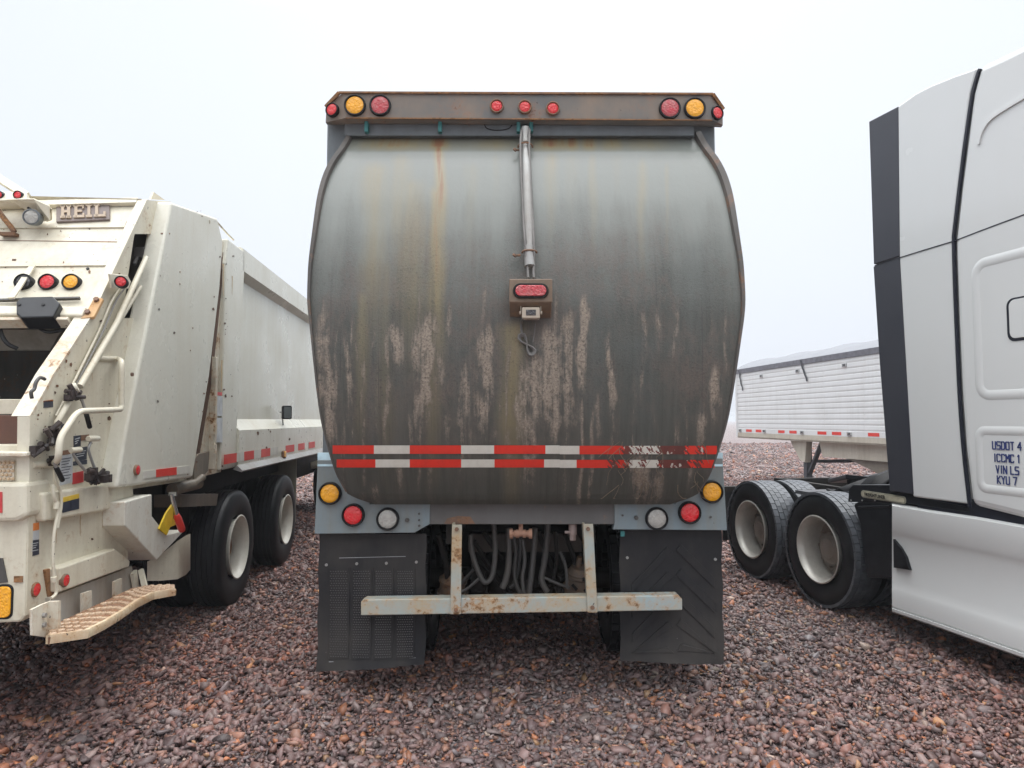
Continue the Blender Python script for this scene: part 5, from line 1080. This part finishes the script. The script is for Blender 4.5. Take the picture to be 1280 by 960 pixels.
q = MB(); q.prism([(.86, ym - .55, 1.09), (1.62, ym - .55, 1.09), (1.66, ym + .1, 1.09), (1.55, ym + .55, 1.0), (1.30, ym + .55, 1.0), (1.27, ym + .15, 1.08), (1.21, ym + .15, 1.08), (1.18, ym + .55, 1.0), (.93, ym + .55, 1.0), (.82, ym + .1, 1.09)], (0, 0, .05)); q.box((.9, ym - .2, .98), (1.58, ym + .2, 1.09)); q.build('fifth_wheel', M['blackgloss'], G2, bevel=.01)
q = MB(); rows_ = []   # crumpled black deck cover behind the cab
rr = random.Random(2)
for i in range(9):
    f = i / 8; y = qs(1044, 600, .45).y + (qs(1112, 600, .45).y - qs(1044, 600, .45).y) * f
    h = .03 + .27 * min(1, f * 1.5) ** 1.3; rows_.append([Vector((.36 + .13 * j, y + rr.uniform(-.02, .02), .97 + h * math.sin(math.pi * min(1, (j + .6) / 7)) + rr.uniform(-.04, .04))) for j in range(8)])
q.loft(rows_); md = q.build('deck_cover', plain('matte_black_sheet', (.006, .006, .007), .6, spec=.2), G2, smooth=25); sdf = md.modifiers.new('solid', 'SOLIDIFY'); sdf.thickness = .02
q = MB(); q.box((.30, qs(1112, 600).y, .94), (2.2, ym + .2, .975)); q.build('deck_plate', worn('checkered_deck', (.10, .10, .105), .3, (.05, .05, .05), .5, metal=.6), G2)
for x0 in (.0, 1.9):
    q = MB(); q.box((x0, W2.y + .60, .30), (x0 + .58, W2.y + .62, .90)); q.build('mudflap', M['black'], G2)
q = MB(); q.box((.02, W2.y + .58, .86), (2.46, W2.y + .66, .92)); q.build('rear_crossbar', M['dark'], G2)

# ================================================================ GRAIN TRAILER
TV = (532 - 640) / F
H = Frame(6.49, 19.7, math.atan(-TV))
G3 = thing('grain_trailer', 'white ribbed grain trailer with a grey rolled tarp parked behind the semi tractor', 'trailer', H)
ts = lambda px, py, u=0.0: H.side(px, py, u)
z0t, z1t = ts(1000, 543.5).z, ts(1000, 455.5).z; zr = ts(1000, 449.5).z; YN = -12.0; zbe = ts(1000, 548.8).z
q = MB(); NS = 13; prof = []
for i in range(NS):
    a = z0t + .12 + (z1t - z0t - .12) * i / NS; b = z0t + .12 + (z1t - z0t - .12) * (i + 1) / NS
    prof += [(.008, a), (.002, a + .025), (.0, a + (b - a) * .35), (.003, b - .015)]
prof = [(.0, z0t), (.0, z0t + .115)] + prof + [(.03, z1t)]
q.loft([[Vector((x, 0, z)) for x, z in prof], [Vector((x, YN, z)) for x, z in prof]]); sdp = q.build('side_sheet', M['trailer'], G3, fix=True)
q = MB(); q.box((.05, YN, z0t), (2.55, -.002, z1t - .02)); box_ = q.build('trailer_body', M['trailer'], G3)
q = MB(); q.box((-.012, -.09, z0t - .12), (.06, .01, z1t)); q.build('corner_post', M['trailer'], box_)
q = MB(); q.box((-.02, YN, z1t - .01), (.10, .02, zr)); q.build('top_rail', M['railgrey'], G3)
q = MB(); NA = 10; RWS = []
for k in range(37):
    y = .02 + (YN - .02) * k / 36; sag = .04 * (1 if k % 6 == 0 else -.2) ; RWS.append([Vector((-.01 + 2.58 * j / NA, y, zr + .002 + (.34 + sag * .8) * math.sin(math.pi * j / NA) ** .8)) for j in range(NA + 1)])
q.loft(RWS); q.face(RWS[0]); tp = q.build('roll_tarp', M['tarp'], G3, smooth=30)
q = MB(); q.box((.0, YN, zbe - .02), (.10, .01, z0t)); q.build('bottom_rail', M['trailerbeige'], G3, bevel=.008)
q = MB(); q.box((.03, YN, ts(1000, 551.5).z), (.2, .0, zbe - .02)); q.build('sub_rail', M['trailerbeige'], G3)
def ty(px): return ts(px, 500).y
for x0, x1 in ((932, 939), (944, 951), (972, 980), (986, 995), (1021, 1032), (1039, 1050.5), (1084, 1098), (1108, 1124)):
    q = MB(); q.box((-.005, ty(x0), z0t + .025), (-.001, ty(x1), z0t + .095)); q.build('reflective_tape', M['tapered'], sdp)
for px, z in ((925, z0t + .06), (955, z0t + .06), (1002, z0t + .06), (1061, z0t + .06), (952.5, z1t - .16), (998, z1t - .15), (1057, z1t - .16)):
    y = ty(px); q = MB(); q.box((-.03, y - .07, z - .04), (.005, y + .07, z + .04)); a = q.build('marker_lamp', M['chrome'], G3, bevel=.008); q = MB(); q.box((-.04, y - .05, z - .025), (-.03, y + .02, z + .025)); q.build('lens', M['darklens'], a)
for px, L_ in ((1003, .52), (925, .6)):
    y = ty(px); q = MB(); rr = random.Random(px); P = [Vector((-.03, y + rr.uniform(-.03, .03) - .04 * k, zr - .02 - L_ * k / 6)) for k in range(7)]
    q.loft([[p + Vector((0, -.03, 0)), p + Vector((0, .03, 0)), p + Vector((.008, .03, 0)), p + Vector((.008, -.03, 0)), p + Vector((0, -.03, 0))] for p in P]); q.build('tarp_strap', M['strap'], G3)
# seams
q = MB()
for px in (948, 985, 1030, 1080): q.box((.0, ty(px) - .004, z0t + .12), (.006, ty(px) + .004, z1t))
split(q, 'sheet_seam', M['trailer'], sdp)
q = MB(); q.prism([ts(x, y, .15) for x, y in ((988, 551), (1008, 552), (1006, 578), (1000, 575))], (.15, 0, 0)); q.build('landing_gear_bracket', M['trailerbeige'], G3)
yl_ = ts(1005, 560, .2).y; zt_l = ts(1005, 553, .2).z
for x in (.22, 2.2):
    q = MB(); q.box((x, yl_ - .07, .06), (x + .14, yl_ + .07, zt_l)); q.box((x - .05, yl_ - .15, .0), (x + .2, yl_ + .15, .06)); lg = q.build('landing_leg', M['strap'], G3)
    q = MB(); q.bar((x + .07, yl_ - .03, .35), (x + .07, yl_ - .62, zt_l + .02), .10, .05, (1, 0, 0)); q.build('leg_brace', M['strap'], lg)
q = MB(); q.tube([(.3, yl_, .7), (2.3, yl_, .7)], .04, 8); q.build('leg_shaft', M['strap'], G3)
hz0 = zbe - .03
ya, yb_, yc_, yd = ts(1026, 556, .25).y, ts(1052, 575, .25).y, ts(1092, 590, .25).y, YN * .62
q = MB(); q.prism([Vector((.2, ya, hz0)), Vector((.2, yd, hz0)), Vector((.2, yd, hz0 - .34)), Vector((.2, ya - .15, hz0 - .36))], (2.2, 0, 0)); q.build('hopper', M['trailerbeige'], G3)
q = MB(); q.prism([Vector((.3, ya - .9, hz0 - .36)), Vector((.3, yd, hz0 - .36)), Vector((.3, yd, hz0 - .75)), Vector((.3, ya - 2.4, hz0 - .72))], (2.0, 0, 0)); q.build('hopper_chute', worn('dark_brown_chute', (.22, .19, .15), .6, (.12, .1, .08), .6), G3)  # chute coloured a darker brown than the hopper
q = MB(); q.box((.8, YN, .85), (1.7, yd - .5, hz0)); q.build('bogie_frame', M['dark'], G3)
tw = make_wheel(G3, (.02, YN + 1.0, .52), (-1, 0, 0), M['rim'], M['hubrust'], tread=False); copy_tree(tw, G3, (0, 1.25, 0))
# ================================================================ AIR
q = MB(); q.box((-870, -60, -1.0), (870, 1020, 5.0))
hz = q.build('haze', None); hz['kind'] = 'stuff'
m = bpy.data.materials.new('haze'); m.use_nodes = True; t = m.node_tree; t.nodes.clear()
o_ = t.nodes.new('ShaderNodeOutputMaterial'); pv = t.nodes.new('ShaderNodeVolumePrincipled')
pv.inputs['Color'].default_value = (.90, .93, .97, 1); pv.inputs['Density'].default_value = .0019; pv.inputs['Anisotropy'].default_value = 0.2
t.links.new(pv.outputs[0], o_.inputs['Volume']); hz.data.materials.clear(); hz.data.materials.append(m)
